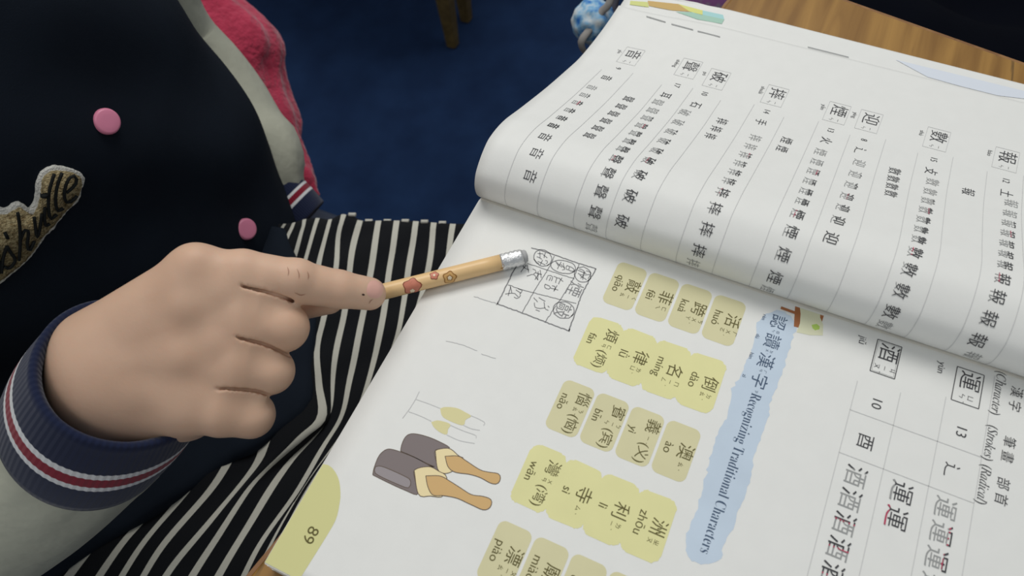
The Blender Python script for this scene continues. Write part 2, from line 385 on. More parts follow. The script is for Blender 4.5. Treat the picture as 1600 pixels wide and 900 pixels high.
# strokes tables on the left page
def box_char(ch, px, py, num, rad, pn, pr, size=.55):
    X, s = left_uv(px, py); L_(ch, X + .04, s, size); L_('ㄧ ㄣ', X - .02, s - .42, .16, rot=0)
    for (q, t, sz) in ((pn, num, .26), (pr, rad, .36)):
        x2, s2 = left_uv(*q); L_(t, x2, s2, sz)
    return X, s
boxes = []
def row(ch, far, near, n, gray_n, size=.44, red=True):
    (x0, s0), (x1, s1) = left_uv(*far), left_uv(*near)
    for k in range(n):
        t = k / max(1, n - 1); x = x0 + (x1 - x0) * t; s = s0 + (s1 - s0) * t
        if gray_n:
            f = t ** 1.2
            L_(ch, x, s, size, 'grey', off=-.009)
            if f > .05: L_(ch, x, s, size, 'ink', cut=(1 - f, 1.01, 'y'), lift=.022)
            if red and k % 4 == n % 4 and .2 < t < .99: L_(ch, x, s, size, 'red', cut=(1 - f - .1, 1 - f, 'y'), lift=.024)
        else: L_(ch, x, s, size, 'ink')
row('音', (925, 137), (865, 197), 6, 1, .40); row('音', (852, 214), (829, 275), 3, 0, .44)
row('聲', (1028, 160), (930, 332), 11, 1); row('聲', (982, 155), (921, 212), 6, 0, .42); L_('聲', *(left_uv(924, 356)), .44, 'grey')
row('破', (1070, 176), (972, 346), 9, 1); row('摔', (1180, 216), (1092, 392), 10, 1); row('摔', (1128, 190), (1110, 213), 3, 0, .42)
L_('摔', *(left_uv(1083, 411)), .44, 'grey')
row('煙', (1282, 238), (1211, 434), 10, 1); row('煙', (1229, 220), (1222, 233), 2, 0, .42); L_('煙', *(left_uv(1199, 452)), .44, 'grey')
row('迎', (1343, 255), (1299, 372), 7, 1)
row('數', (1457, 285), (1393, 488), 11, 1); row('數', (1398, 268), (1392, 303), 4, 0, .42); L_('數', *(left_uv(1382, 508)), .44, 'grey')
row('報', (1580, 318), (1528, 532), 11, 1); row('報', (1513, 300), (1513, 301), 1, 0, .42); L_('報', *(left_uv(1520, 556)), .44, 'grey')
BX = [('音', 988, 88, '9', '音', (966, 107), (948, 122), (968, 60), 'yīn'), ('聲', 1078, 107, '17', '耳', (1058, 134), (1040, 149), (1053, 103), 'shēng'),
      ('破', 1122, 124, '10', '石', (1101, 147), (1087, 164), (1098, 115), 'pò'), ('摔', 1213, 150, '14', '手', (1198, 175), (1189, 191), (1190, 141), 'shuāi'),
      ('煙', 1310, 177, '13', '火', (1298, 204), (1291, 220), (1287, 168), 'yān'), ('迎', 1360, 190, '8', '辶', (1350, 219), (1344, 236), (1337, 182), 'yíng'),
      ('數', 1466, 218, '15', '攴', (1459, 250), (1455, 268), (1440, 210), 'shù'), ('報', 1574, 250, '12', '土', (1572, 283), (1573, 303), (1547, 240), 'bào')]
for ch, px, py, num, rad, pn, pr, pp, pin in BX:
    X, s = left_uv(px, py); X -= .05
    L_(ch, X + .05, s + .12, .60); L_(num, *left_uv(*pn), .30); L_(rad, *left_uv(*pr), .42); L_(pin, X - .50, s + .1, .2)
    L_('ㄧ', X + .12, s - .40, .16); L_('ㄣ', X - .1, s - .40, .16)
    boxes.append((X, s))

# build glyphs
tmp = {}
for (t, off) in sorted(want):
    c = bpy.data.curves.new('glyph', 'FONT'); c.body = t; c.size = 1; c.offset = off; c.resolution_u = 3 if len(t) > 1 else 2; c.align_x = 'CENTER'
    o = bpy.data.objects.new('glyph', c); C.objects.link(o); tmp[(t, off)] = o
bpy.context.view_layer.update()
for k, o in tmp.items():
    m = o.to_mesh(); bm = bmesh.new(); bm.from_mesh(m); o.to_mesh_clear()
    GL[k] = bm; c = o.data; bpy.data.objects.remove(o); bpy.data.curves.remove(c)
BB = {}
for k, bm in GL.items():
    P = np.array([v.co[:2] for v in bm.verts]); BB[k] = (P.min(0), P.max(0))
acc = {}
tri_cache = {}
def glyph_geo(k, cut):
    kk = (k, cut)
    if kk in tri_cache: return tri_cache[kk]
    bm = GL[k].copy(); lo, hi = BB[k]
    if cut:
        ax = 'x' if len(cut) == 2 else cut[2]; i = 0 if ax == 'x' else 1
        a = lo[i] + (hi[i] - lo[i]) * cut[0]; b = lo[i] + (hi[i] - lo[i]) * cut[1]; nrm = [0, 0, 0]; nrm[i] = 1
        for v, sgn in ((a, -1), (b, 1)):
            co = [0, 0, 0]; co[i] = v
            bmesh.ops.bisect_plane(bm, geom=bm.verts[:] + bm.edges[:] + bm.faces[:], plane_co=co, plane_no=[sgn * q for q in nrm], clear_outer=True)
    bm.verts.ensure_lookup_table()
    P = np.array([v.co[:2] for v in bm.verts]).reshape(-1, 2); Fc = [tuple(v.index for v in f.verts) for f in bm.faces]; bm.free()
    tri_cache[kk] = (P, Fc); return tri_cache[kk]
for surf, t, x, y, size, sq, m, cut, off, rot, lift in jobs:
    lo, hi = BB[(t, off)]; P, Fc = glyph_geo((t, off), cut)
    if len(P) == 0: continue
    cx = (lo[0] + hi[0]) / 2; han = len(t) == 1 and ord(t) > 0x2E00
    cy = (lo[1] + hi[1]) / 2 if (han or len(t) < 3) else .3
    sx = size * sq if sq > 0 else (-sq) / (hi[0] - lo[0])
    u = (P[:, 0] - cx) * sx; v = (P[:, 1] - cy) * size
    if surf == 'R': Q = np.stack([x + v, y - u, zr(y - u) + lift], -1)
    else: Q = left_pt(x + v, y - u, lift)
    a = acc.setdefault((surf, m), [[], [], 0]); a[0].append(Q); a[1] += [tuple(i + a[2] for i in f) for f in Fc]; a[2] += len(Q)
MT = {'ink': INK, 'grey': INK_GREY, 'red': INK_RED, 'olive': INK_OLIVE, 'blue': INK_BLUE, 'graph': GRAPHITE}
for (surf, m), (Vs, Fc, n) in acc.items():
    o = obj('printed_text', np.concatenate(Vs), Fc, MT[m], right_page if surf == 'R' else left_page, smooth=False)
    o['kind'] = 'stuff'
    if m != 'ink': o['label'] = {'grey': 'grey printed characters', 'red': 'red printed strokes', 'olive': 'olive printed characters', 'blue': 'slate blue section title', 'graph': 'pencilled characters'}[m]
for bm in GL.values(): bm.free()

# ---- ruled lines and flat printed shapes
def ribbon(P, w):
    P = np.asarray(P, float); T = np.gradient(P, axis=0); T /= np.linalg.norm(T, axis=1)[:, None] + 1e-9
    N = np.stack([-T[:, 1], T[:, 0]], 1) * w / 2; A = np.concatenate([P + N, P - N]); n = len(P)
    return A, [(i, i + 1, n + i + 1, n + i) for i in range(n - 1)]
def flat_lines(name, lines, w, material, lift=.010, parent=None):
    Vs = []; Fc = []; n = 0
    for P in lines:
        A, f = ribbon(P, w); A = np.c_[A, zr(A[:, 1]) + lift]; Vs.append(A); Fc += [tuple(i + n for i in q)[::-1] for q in f]; n += len(A)
    return obj(name, np.concatenate(Vs), Fc, material, parent or right_page, smooth=False)
def curved_lines(name, lines, w, material, lift=.010):
    Vs = []; Fc = []; n = 0
    for P in lines:
        P = np.asarray(P, float)
        L = np.r_[0, np.cumsum(np.linalg.norm(np.diff(P, axis=0), axis=1))]; k = max(2, int(L[-1] / .12)); q = np.linspace(0, L[-1], k)
        P = np.stack([np.interp(q, L, P[:, 0]), np.interp(q, L, P[:, 1])], 1)
        A, f = ribbon(P, w); A = left_pt(A[:, 0], A[:, 1], lift); Vs.append(A); Fc += [tuple(i + n for i in q2) for q2 in f]; n += len(A)
    return obj(name, np.concatenate(Vs), Fc, material, left_page, smooth=False)
def rect(x0, x1, y0, y1): return [(x0, y0), (x1, y0), (x1, y1), (x0, y1), (x0, y0)]
ln = [[(x, -.02 if k % 2 == 0 else -.35), (x, -11)] for k, x in enumerate((6.78, 7.88, 8.97, 10.03))]
ln[0][0] = (6.78, -.45); ln[3][0] = (10.03, 1.1)
for y in (-1.35, -2.62): ln.append([(6.78, y), (10.03, y)])
flat_lines('ruled_line', ln, .018, INK_LIGHT)
bl = [rect(7.02, 7.66, -.02, 1.02), rect(9.10, 9.78, -.04, 1.0)]
flat_lines('character_frame', [np.array(r) for q in bl for r in zip(q[:-1], q[1:])], .022, INK)
flat_lines('character_frame', [np.array(r) for q in [rect(7.06, 7.62, .02, .98)] for r in zip(q[:-1], q[1:])], .008, INK_GREY)
ll = [[(x, -.1), (x, 9.1 + .3 * (k % 2))] for k, x in enumerate((-4.45, -3.35, -2.15, -1.1, .0, 1.1, 2.2, 3.3, 4.4, 5.5, 6.55, 7.6, 8.65, 9.7))]
curved_lines('ruled_line', ll, .018, INK_LIGHT)
cf = []
for X, s in boxes:
    q = rect(X - .36, X + .36, s - .55, s + .5); cf += [np.array(r) for r in zip(q[:-1], q[1:])]
curved_lines('character_frame', cf, .016, INK_LIGHT)

def rounded(x, y, w, h, r, n=6):
    P = []
    for cx, cy, a0 in ((x + w / 2 - r, y + h / 2 - r, 0), (x - w / 2 + r, y + h / 2 - r, 90), (x - w / 2 + r, y - h / 2 + r, 180), (x + w / 2 - r, y - h / 2 + r, 270)):
        for k in range(n + 1):
            a = math.radians(a0 + 90 * k / n); P.append((cx + r * math.cos(a), cy + r * math.sin(a)))
    return P
def patch(name, P, material, parent, lift, label=None):
    P = np.array(P, float); P[:, 1] = np.minimum(P[:, 1], 1.19); V = np.c_[P, zr(P[:, 1]) + lift]
    area2 = np.sum(P[:, 0] * np.roll(P[:, 1], -1) - np.roll(P[:, 0], -1) * P[:, 1])
    f = tuple(range(len(P))); f = f if area2 > 0 else f[::-1]
    o = obj(name, V, [f], material, parent, smooth=False)
    if label: o['label'] = label
    return o
OLV = mat('olive_print', (217, 211, 168), rough=.6, noise=.03, nscale=60); YEL = mat('yellow_print', (229, 225, 164), rough=.6, noise=.03, nscale=50)
for i, j, x, y in cards:
    if i % 2 == 0: patch('word_card', rounded(x, y, .92, 1.53, .2), OLV, right_page, .004, 'olive printed word card')
    else:
        P = rounded(x, y, 1.02, 1.66, .24, 8); P = [(a + .015 * random.uniform(-1, 1), b + .02 * random.uniform(-1, 1)) for a, b in P]
        patch('word_card', P, YEL, right_page, .004 + .0004 * j, 'yellow printed word card')
def pix(pts, ox=0, oy=0, sc=1): return [tuple(at(ox + a / sc, oy + b / sc)[:2]) for a, b in pts]
# blue brush stroke behind the title
BR = [(300, 62), (350, 52), (400, 92), (392, 130), (372, 185), (352, 250), (318, 335), (305, 400), (272, 490), (248, 600), (218, 680), (205, 730), (168, 790), (150, 850), (92, 860), (52, 835), (48, 765), (78, 690), (92, 640), (112, 560), (130, 500), (150, 440), (180, 370), (200, 290), (218, 262), (245, 200), (262, 150), (275, 90)]
P = np.array(pix(BR, 1050, 460, 2.045)); P = spline(np.vstack([P, P[:1]]), 150)[:-1]
P += rng.normal(0, .022, P.shape); patch('title_brush_stroke', P, mat('pale_blue_print', (198, 213, 228), rough=.6, noise=.04, nscale=60), right_page, .004, 'pale blue printed brush stroke')
# page number corner
P = [(409, 871.5), (500, 723), (517, 729), (529, 748), (532, 773), (530, 790), (526, 808), (515, 830), (472, 898)]
P = pix(P); P[0] = (XL + .01, -11.09); P[1] = (XL + .01, P[1][1]); P[-1] = (P[-1][0], -11.09)
P = [P[0]] + [tuple(q) for q in spline(P[1:], 24)]
patch('page_number_tab', P, mat('olive_corner_print', (214, 211, 148), rough=.6), right_page, .004, 'olive printed page corner')
# bottles and glasses
DK = mat('bottle_print', (126, 115, 114), rough=.6); DL = mat('bottle_shine_print', (152, 144, 146), rough=.6); OUTL = mat('outline_print', (92, 76, 62), rough=.6)
CRM = mat('cream_print', (240, 222, 172), rough=.6); GLD = mat('gold_print', (212, 174, 116), rough=.6); CH = mat('wine_print', (222, 214, 160), rough=.6)
def illo(polys, ox, oy, sc, name, outline=None, ow=.035, sharp=False):
    for k, (pts, m) in enumerate(polys):
        P = pix(pts, ox, oy, sc); P = np.vstack([P, P[:1]]); P = P[:-1] if sharp else spline(P, max(12, len(pts) * 4))[:-1]
        patch(name, P, m, right_page, .005 + .0012 * k)
        if outline: flat_lines(name, [np.vstack([P, P[:1]])], ow, outline, lift=.0052 + .0012 * k + .0005)
B2 = [([(258, 450), (265, 410), (290, 360), (330, 343), (400, 355), (480, 385), (560, 432), (475, 440), (468, 480), (485, 566), (420, 530), (340, 485)], DK),
      ([(470, 447), (500, 436), (560, 435), (612, 478), (640, 500), (565, 578), (490, 570)], CRM),
      ([(530, 481), (610, 480), (660, 510), (740, 562), (790, 577), (855, 588), (868, 618), (850, 648), (810, 646), (745, 612), (680, 592), (590, 578), (548, 545)], GLD)]
B1 = [([(88, 595), (95, 555), (125, 480), (165, 442), (200, 438), (260, 455), (340, 487), (430, 530), (470, 548), (400, 548), (342, 566), (345, 620), (366, 714), (270, 682), (170, 636)], DK),
      ([(105, 545), (150, 545), (300, 612), (320, 640), (310, 672), (270, 665), (110, 590)], DL),
      ([(341, 567), (375, 551), (440, 546), (490, 572), (540, 610), (520, 722), (440, 724), (368, 714)], CRM),
      ([(412, 601), (500, 602), (560, 634), (620, 672), (690, 715), (760, 726), (805, 742), (815, 768), (798, 800), (760, 808), (700, 782), (665, 766), (600, 737), (520, 722), (455, 718), (424, 665)], GLD)]
illo(B2, 560, 590, 3.912, 'bottle_picture', OUTL, .02); illo(B1, 560, 590, 3.912, 'bottle_picture', OUTL, .02)
illo([([(500, 190), (530, 180), (600, 186), (650, 210), (690, 236), (655, 258), (640, 292), (560, 266), (512, 235)], CH), ([(445, 272), (490, 262), (562, 285), (548, 315), (540, 348), (500, 335), (462, 304)], CH)], 560, 590, 3.912, 'wine_glass_picture')
flat_lines('wine_glass_picture', [spline(pix(q, 560, 590, 3.912), 14) for q in [[(372, 85), (345, 140), (310, 195), (270, 248)], [(352, 133), (430, 160), (500, 188)], [(308, 208), (380, 235), (445, 266)], [(688, 232), (740, 255), (772, 275), (765, 292)], [(640, 290), (690, 312), (742, 322)], [(560, 290), (640, 325), (715, 352), (720, 370)], [(540, 350), (620, 385), (710, 402)]]], .018, INK_LIGHT)
# little notice board picture
BRN = mat('brown_print', (166, 104, 62), rough=.6); SCR = mat('scroll_print', (222, 222, 190), rough=.6); LEAF = mat('leaf_print', (176, 205, 98), rough=.6)
illo([([(246, 255), (404, 296), (402, 350), (386, 402), (262, 400), (256, 420), (226, 414)], BRN),
      ([(268, 284), (390, 312), (380, 360), (398, 402), (396, 466), (320, 464), (243, 447), (262, 395), (266, 340)], SCR),
      ([(330, 404), (360, 398), (378, 412), (376, 430), (350, 436), (336, 424)], LEAF)], 1180, 400, 3.75, 'notice_board_picture', sharp=True)
flat_lines('notice_board_picture', [np.array(pix([(150, 303), (245, 338)], 1180, 400, 3.75))], .09, BRN, lift=.012)

# ---- pencil drawing (the handwritten grid) on the right page
def hand(lines, w, m, name='pencil_drawing', jit=.006, ox=740, oy=360, sc=5.0):
    out = []
    for q in lines:
        P = np.array(pix(q, ox, oy, sc)); n = max(4, int(np.linalg.norm(np.diff(P, axis=0), axis=1).sum() / .06))
        P = spline(P, n) if len(q) > 2 else np.stack([np.linspace(P[0][k], P[-1][k], n) for k in (0, 1)], 1)
        out.append(P + rng.normal(0, jit, P.shape))
    return flat_lines(name, out, w, m, lift=.008)
hand([[(395, 245), (330, 290), (262, 420), (185, 575)], [(185, 575), (380, 645), (560, 715), (745, 785)], [(745, 785), (795, 640), (860, 470), (957, 300)], [(450, 135), (600, 180), (800, 250), (957, 300)], [(180, 580), (190, 566)], [(745, 790), (752, 770)]], .034, GRAPHITE)
hand([[(630, 200), (590, 290), (500, 430), (380, 640)], [(822, 265), (780, 375), (690, 520), (560, 715)], [(420, 258), (560, 305), (700, 350), (790, 378)], [(270, 425), (400, 470), (600, 520), (800, 570)]], .022, GRAPHITE)
hand([[(0, 515), (90, 545), (175, 570)], [(350, 270), (320, 285), (305, 300)]], .02, GRAPHITE_PALE)
def oval(cx, cy, rx, ry, rot=0):
    r = math.radians(rot); return [(cx + rx * math.cos(a) * math.cos(r) - ry * math.sin(a) * math.sin(r), cy + rx * math.cos(a) * math.sin(r) + ry * math.sin(a) * math.cos(r)) for a in np.linspace(.3, 6.9, 22)]
hand([oval(540, 215, 72, 62, 30), oval(700, 285, 98, 50, 10), oval(852, 345, 66, 58, 20), oval(703, 622, 84, 64, 10)], .026, GRAPHITE)
HW = [ # traced pencil strokes, character by character
 [(500, 180), (545, 185)], [(515, 165), (520, 215)], [(545, 190), (575, 215)], [(560, 175), (550, 215)], [(495, 205), (535, 225)], [(500, 240), (560, 270)], [(540, 230), (520, 270)], [(560, 235), (580, 245), (565, 262)], [(470, 225), (510, 265)],
 [(650, 250), (690, 290)], [(685, 245), (655, 300)], [(680, 265), (715, 300), (690, 310)], [(700, 255), (710, 300)], [(730, 275), (785, 300), (775, 320), (722, 300), (730, 275)], [(750, 285), (742, 308)], [(640, 240), (660, 275)],
 [(815, 310), (880, 340)], [(825, 300), (860, 312), (850, 350), (815, 335)], [(880, 315), (915, 330), (895, 380)], [(830, 350), (880, 385)], [(870, 320), (850, 385)], [(905, 345), (870, 350)], [(835, 375), (860, 350)],
 [(370, 325), (410, 270)], [(390, 290), (435, 310)], [(420, 270), (430, 330)], [(385, 275), (400, 295)],
 [(415, 355), (470, 345), (500, 385)], [(460, 300), (490, 320), (470, 340)], [(485, 330), (530, 345)], [(505, 320), (500, 390)], [(480, 385), (510, 340)], [(520, 310), (528, 370)],
 [(570, 385), (585, 350), (620, 365), (605, 395)], [(625, 360), (670, 375)], [(650, 370), (640, 410)], [(600, 365), (590, 395)], [(670, 375), (700, 400)], [(690, 370), (660, 420)],
 [(560, 420), (600, 440), (585, 460), (552, 445), (560, 420)], [(610, 430), (640, 445), (625, 475)], [(600, 450), (660, 465)], [(650, 430), (630, 470)],
 [(245, 500), (310, 490), (350, 520)], [(285, 430), (300, 490)], [(290, 440), (270, 510)], [(345, 455), (380, 470), (360, 500)], [(330, 465), (370, 490)], [(315, 520), (345, 535), (365, 505)],
 [(475, 565), (480, 600), (520, 610), (560, 605)], [(510, 525), (560, 555)], [(550, 560), (560, 610), (585, 625)], [(485, 620), (515, 632)], [(580, 590), (592, 602)], [(470, 525), (500, 560)],
 ]
hand(HW, .024, GRAPHITE, jit=.004)
hand([[(697, 533), (720, 538), (745, 548)], [(752, 553), (775, 560)]], .014, GRAPHITE_PALE, ox=0, oy=0, sc=1)

# ---- far edge of the left page: print on the sheets underneath, dark dashes on the top one
def under_strip(name, pts, m, lift, label, parent=None):
    P = np.array([left_uv(*q) for q in pts]); f = tuple(range(len(P)))
    V = left_pt(P[:, 0], P[:, 1], lift); n = np.cross(V[1] - V[0], V[2] - V[1]); f = f if n[2] > 0 else f[::-1]
    o = obj(name, V, [f], m, parent or under, smooth=False); o['label'] = label
for nm, col, pts in (('lime', (214, 218, 140), [(985, 0), (1012, 2), (1014, 10), (984, 6)]), ('ochre', (205, 172, 108), [(1012, 0), (1060, 5), (1078, 17), (1050, 15), (1014, 8)]),
                     ('yellow', (222, 222, 132), [(1060, 5), (1098, 15), (1098, 22), (1078, 17)]), ('aqua', (170, 214, 214), [(1098, 15), (1130, 22), (1132, 29), (1080, 18)]),
                     ('green', (168, 204, 186), [(1056, 17), (1080, 18), (1132, 29), (1128, 36), (1090, 29)])):
    under_strip('printed_strip', pts, mat(nm + '_print', col, rough=.6), -.035, nm + ' printed strip')
under_strip('printed_strip', [(1400, 92), (1500, 116), (1610, 143), (1610, 154), (1560, 148), (1500, 133), (1450, 119)], mat('sky_print', (220, 226, 235), rough=.6), -.035, 'pale blue printed strip')
for q in ([(1010, 25), (1040, 34), (1040, 36), (1010, 27)], [(1049, 37), (1083, 46), (1083, 48), (1049, 39)], [(1090, 48), (1125, 57), (1125, 59), (1090, 50)], [(1262, 73), (1326, 89), (1326, 91), (1262, 75)]):  # thin dark dashes just inside the far edge
    under_strip('dark_dash', q, INK_GREY, .012 if q[0][0] < 1200 else .012, 'dark dash', left_page)

# ------------------------------------------------------------------ pencil
E0 = deep(602, 455, 22.75); E1 = at(822, 400, .30)
ax = (E1 - E0); ax /= np.linalg.norm(ax)
pencil = thing('pencil', E1 - [0, 0, .25], 'wooden pencil with small flower print and metal ferrule held in the hand', 'pencil')
tail = E0 - ax * .95
def hexprism(a, b, r, n=6, rot=.3, ra=None):
    return tube([a, b], r, n)
V, Fc = tube(spline([tail, E1 - ax * .75], 8), .245, 24)
obj('shaft', V, Fc, mat('pencil_wood', (238, 199, 143), rough=.38, noise=.05, nscale=60, spec=.5), pencil)
V, Fc = tube([tail - ax * 1.1, tail - ax * .8, tail], [.03, .11, .24], 20)
obj('sharpened_point', V, Fc, mat('cut_wood', (222, 190, 140), rough=.7), pencil)
rr = [.247, .258, .24, .262, .24, .262, .24, .262, .245, .25, .22]
pp = [E1 - ax * (.78 - .068 * i) for i in range(11)]
V, Fc = tube(pp, rr, 28); obj('ferrule', V, Fc, mat('aluminium', (226, 226, 226), rough=.38, metal=.7, bump=.6, bscale=600), pencil)
V, Fc = tube([E1 - ax * .1, E1 - ax * .02, E1 + ax * .03, E1 + ax * .05], [.2, .2, .16, .05], 20); obj('worn_eraser', V, Fc, mat('grey_eraser', (178, 178, 178), rough=.9), pencil)
# printed flowers on the shaft (laid on the barrel)
Tn = ax; toC = CAM - E0; toC -= ax * (toC @ ax); toC /= np.linalg.norm(toC); side = np.cross(ax, toC)
def on_barrel(s, h, lift=.006):
    a = h / .245; return E0 + ax * s + (.245 + lift) * (math.cos(a) * toC + math.sin(a) * side)
def barrel_patch(pts, m, name, lift=.006):
    P = np.array(pts); c = P.mean(0); V = [on_barrel(*c, lift)] + [on_barrel(s, h, lift) for s, h in P] + [on_barrel(*((c + p) / 2), lift) for p in P]
    n = len(P); Fc = []
    for i in range(n):
        j = (i + 1) % n; Fc += [(0, 1 + n + i, 1 + n + j), (1 + n + i, 1 + i, 1 + j, 1 + n + j)]
    obj(name, V, Fc, m, pencil)
def pxs(px, py):      # pixel -> (along, around) on the barrel
    d = ray(px, py); w = CAM - E0
    s = None
    # nearest point on the axis to the sight line
    n = np.cross(d, ax); h = (w @ n) / np.linalg.norm(n)
    Mx = np.array([[ax @ ax, -ax @ d], [ax @ d, -d @ d]]); s, t = np.linalg.solve(Mx, [ax @ w, d @ w])
    h = max(-.24, min(.24, h)); sgn = np.sign(n @ side) if abs(n @ side) > 1e-6 else 1
    return s, math.asin(h / .245) * .245 * sgn
def flower(cx, cy, r, m, name='printed_flower', n=5, lift=.006):
    s0, h0 = pxs(cx, cy); barrel_patch([(s0 + r * (1 + .13 * math.cos(n * a)) * math.cos(a), h0 + r * (1 + .13 * math.cos(n * a)) * math.sin(a)) for a in np.linspace(0, 2 * math.pi, 25)[:-1]], m, name, lift)
PK = mat('pink_print', (208, 128, 104), rough=.45); PB = mat('brown_outline_print', (150, 84, 58), rough=.45); PG = mat('gold_outline_print', (160, 112, 52), rough=.45); PW = mat('shaft_centre_print', (240, 222, 190), rough=.45)
flower(645, 448, .27, PB); flower(645, 448, .235, PK, lift=.010); flower(645, 454, .07, PW, lift=.014)
flower(679, 430, .135, PB); flower(679, 430, .11, PK, lift=.010); flower(679, 430, .035, PW, lift=.014)
flower(703, 434, .20, PG); flower(703, 434, .165, mat('tan_print', (214, 168, 104), rough=.45), lift=.010); flower(703, 434, .09, PG, lift=.013); flower(703, 434, .06, PW, lift=.016)
s0_, h0_ = pxs(783, 416)
V, Fc = tube([on_barrel(s0_ + .08 * math.cos(a), h0_ + .08 * math.sin(a), .004) for a in np.linspace(-.9, 1.9, 12)], .009, 6); obj('printed_crescent', V, Fc, PG, pencil)

# ------------------------------------------------------------------ person
person = thing('person', (-25, -1, -ZP / S), 'seated child in navy varsity jacket and striped skirt, pointing a pencil at the page', 'person')
skin = mat('skin', (218, 182, 156), rough=.52, noise=.05, nscale=35, bump=.12, bscale=700, bdist=.0004, sss=.25, spec=.35, col2=(210, 172, 146))
D = deep
Fh = Field([-17.8, -13.5, -4.6], [-5.2, -1.8, 4.2], .055)
c = Fh.cone
K1, K2, K3, K4 = D(306, 425, 20.45), D(293, 485, 20.5), D(286, 558, 20.55), D(292, 632, 20.75)
wr = [D(150, 540, 20.9), D(160, 575, 20.8), D(170, 610, 20.9), D(188, 628, 21.1)]
palm = c(wr[0], K1, 1.0, .68)
for d_ in (c(wr[1], K2, .98, .66), c(wr[2], K3, .98, .68), c(wr[3], K4, .98, .74), c(D(200, 640, 21.7), D(292, 640, 21.6), 1.0, .88), c(D(190, 540, 21.8), D(290, 470, 21.7), .95, .8),
           c(D(200, 590, 21.8), D(300, 560, 21.9), 1.0, .9)): palm = smin(palm, d_, .75)
ca = R.T @ np.array([-.60, .56, .57]); wc = D(176, 582, 21.2)
palm = smin(palm, c(wc, wc + ca * 7.5, 1.5, 1.75), .7)
for wa, wbp, wr__ in ((D(230, 520, 20.66), D(350, 453, 20.50), .62), (D(230, 560, 20.66), D(343, 531, 20.56), .62), (D(230, 600, 20.7), D(316, 611, 20.70), .60)): palm = smin(palm, c(wa, wbp, .8, wr__), .3)
for a_, b_ in ((K1, K2), (K2, K3), (K3, K4)): palm = smin(palm, c(a_ + R[2] * .03, b_ + R[2] * .03, .60, .60), .35)
for kp in (D(308, 406, 20.05), D(292, 478, 20.02), D(287, 556, 20.11)): palm = smin(palm, c(kp, kp + .01, .20, .20), .4)
def finger(js, rs, k=.12):
    d = None
    for i in range(len(js) - 1):
        q = c(js[i], js[i + 1], rs[i], rs[i + 1]); d = q if d is None else smin(d, q, k)
    return d
index = finger([K1, D(380, 427, 20.52), D(462, 440, 20.85), D(530, 452, 21.3), D(577, 459, 21.75)], [.62, .64, .61, .53, .475])
index = smin(index, c(D(460, 434, 20.72), D(466, 434, 20.72), .5, .5), .15)
middle = finger([K2, D(380, 500, 20.56), D(443, 511, 20.9), D(425, 525, 22.3), D(360, 522, 22.7)], [.62, .65, .675, .56, .48])
ring = finger([K3, D(370, 572, 20.62), D(422, 579, 21.0), D(402, 588, 22.3), D(340, 582, 22.6)], [.62, .64, .645, .53, .46])
pinky = finger([K4, D(345, 642, 20.8), D(392, 648, 21.05), D(378, 655, 22.1), D(330, 645, 22.5)], [.66, .70, .635, .5, .43])
thumb = finger([D(230, 540, 22.0), D(330, 505, 22.6), D(430, 482, 22.5), D(514, 468, 22.2)], [.9, .7, .5, .43], .3)
fd_ = D(443, 511, 20.9) - K2; fd_ /= np.linalg.norm(fd_)
tt_ = (Fh.P - K2.astype(np.float32)) @ fd_.astype(np.float32)
up_ = (Fh.P - CAM.astype(np.float32)) @ R[2].astype(np.float32)                       # distance in front of the sight line origin
kk = .95 + (.10 - .95) * np.clip((tt_ - 1.9) / 1.1, 0, 1); kk = (kk + (.06 - kk) * np.clip((up_ - 20.7) / .5, 0, 1)).astype(np.float32)
fin = index
for f_ in (middle, ring, pinky): fin = smin(fin, f_, kk)
hd = smin(palm, fin, .22 + .25 * np.clip((1.6 - tt_) / 1.6, 0, 1))
hd = np.minimum(hd, smin(palm, thumb, .3))
# first pass gives the back of the hand; the skin folds between the fingers are cut along it
TV, TF = Fh.mesh(hd); tb = BVHTree.FromPolygons([Vector(v) for v in TV], TF.tolist())
for q in ([(371, 443), (385, 449), (420, 457), (450, 467), (474, 480)], [(364, 525), (378, 529), (410, 537), (430, 545), (452, 556)], [(336, 608), (352, 607), (385, 609), (405, 612), (424, 619)]):
    Pq_ = spline([tuple(a) for a in q], 22); pts_ = []
    for a, b_ in Pq_:
        l_, n_, _, t_ = tb.ray_cast(Vector(CAM), Vector(ray(a, b_)))
        if l_ is not None: pts_.append((np.array(l_) - CAM) @ R[2])
        else: pts_.append(pts_[-1] if pts_ else 20.0)
    dd = np.array(pts_); dd = np.polyval(np.polyfit(np.arange(len(dd)), dd, 3), np.arange(len(dd)))
    for i_ in range(len(dd) - 1):
        r0_, r1_ = (.028 + .022 * min(1, k / 6) for k in (i_, i_ + 1))
        for off_ in (-.06, .02, .10, .18):
            Fh.carve(hd, D(*Pq_[i_], dd[i_] + off_ * min(1, i_ / 4)), D(*Pq_[i_ + 1], dd[i_ + 1] + off_ * min(1, (i_ + 1) / 4)), r0_, r1_)
HV, HF = Fh.mesh(hd)
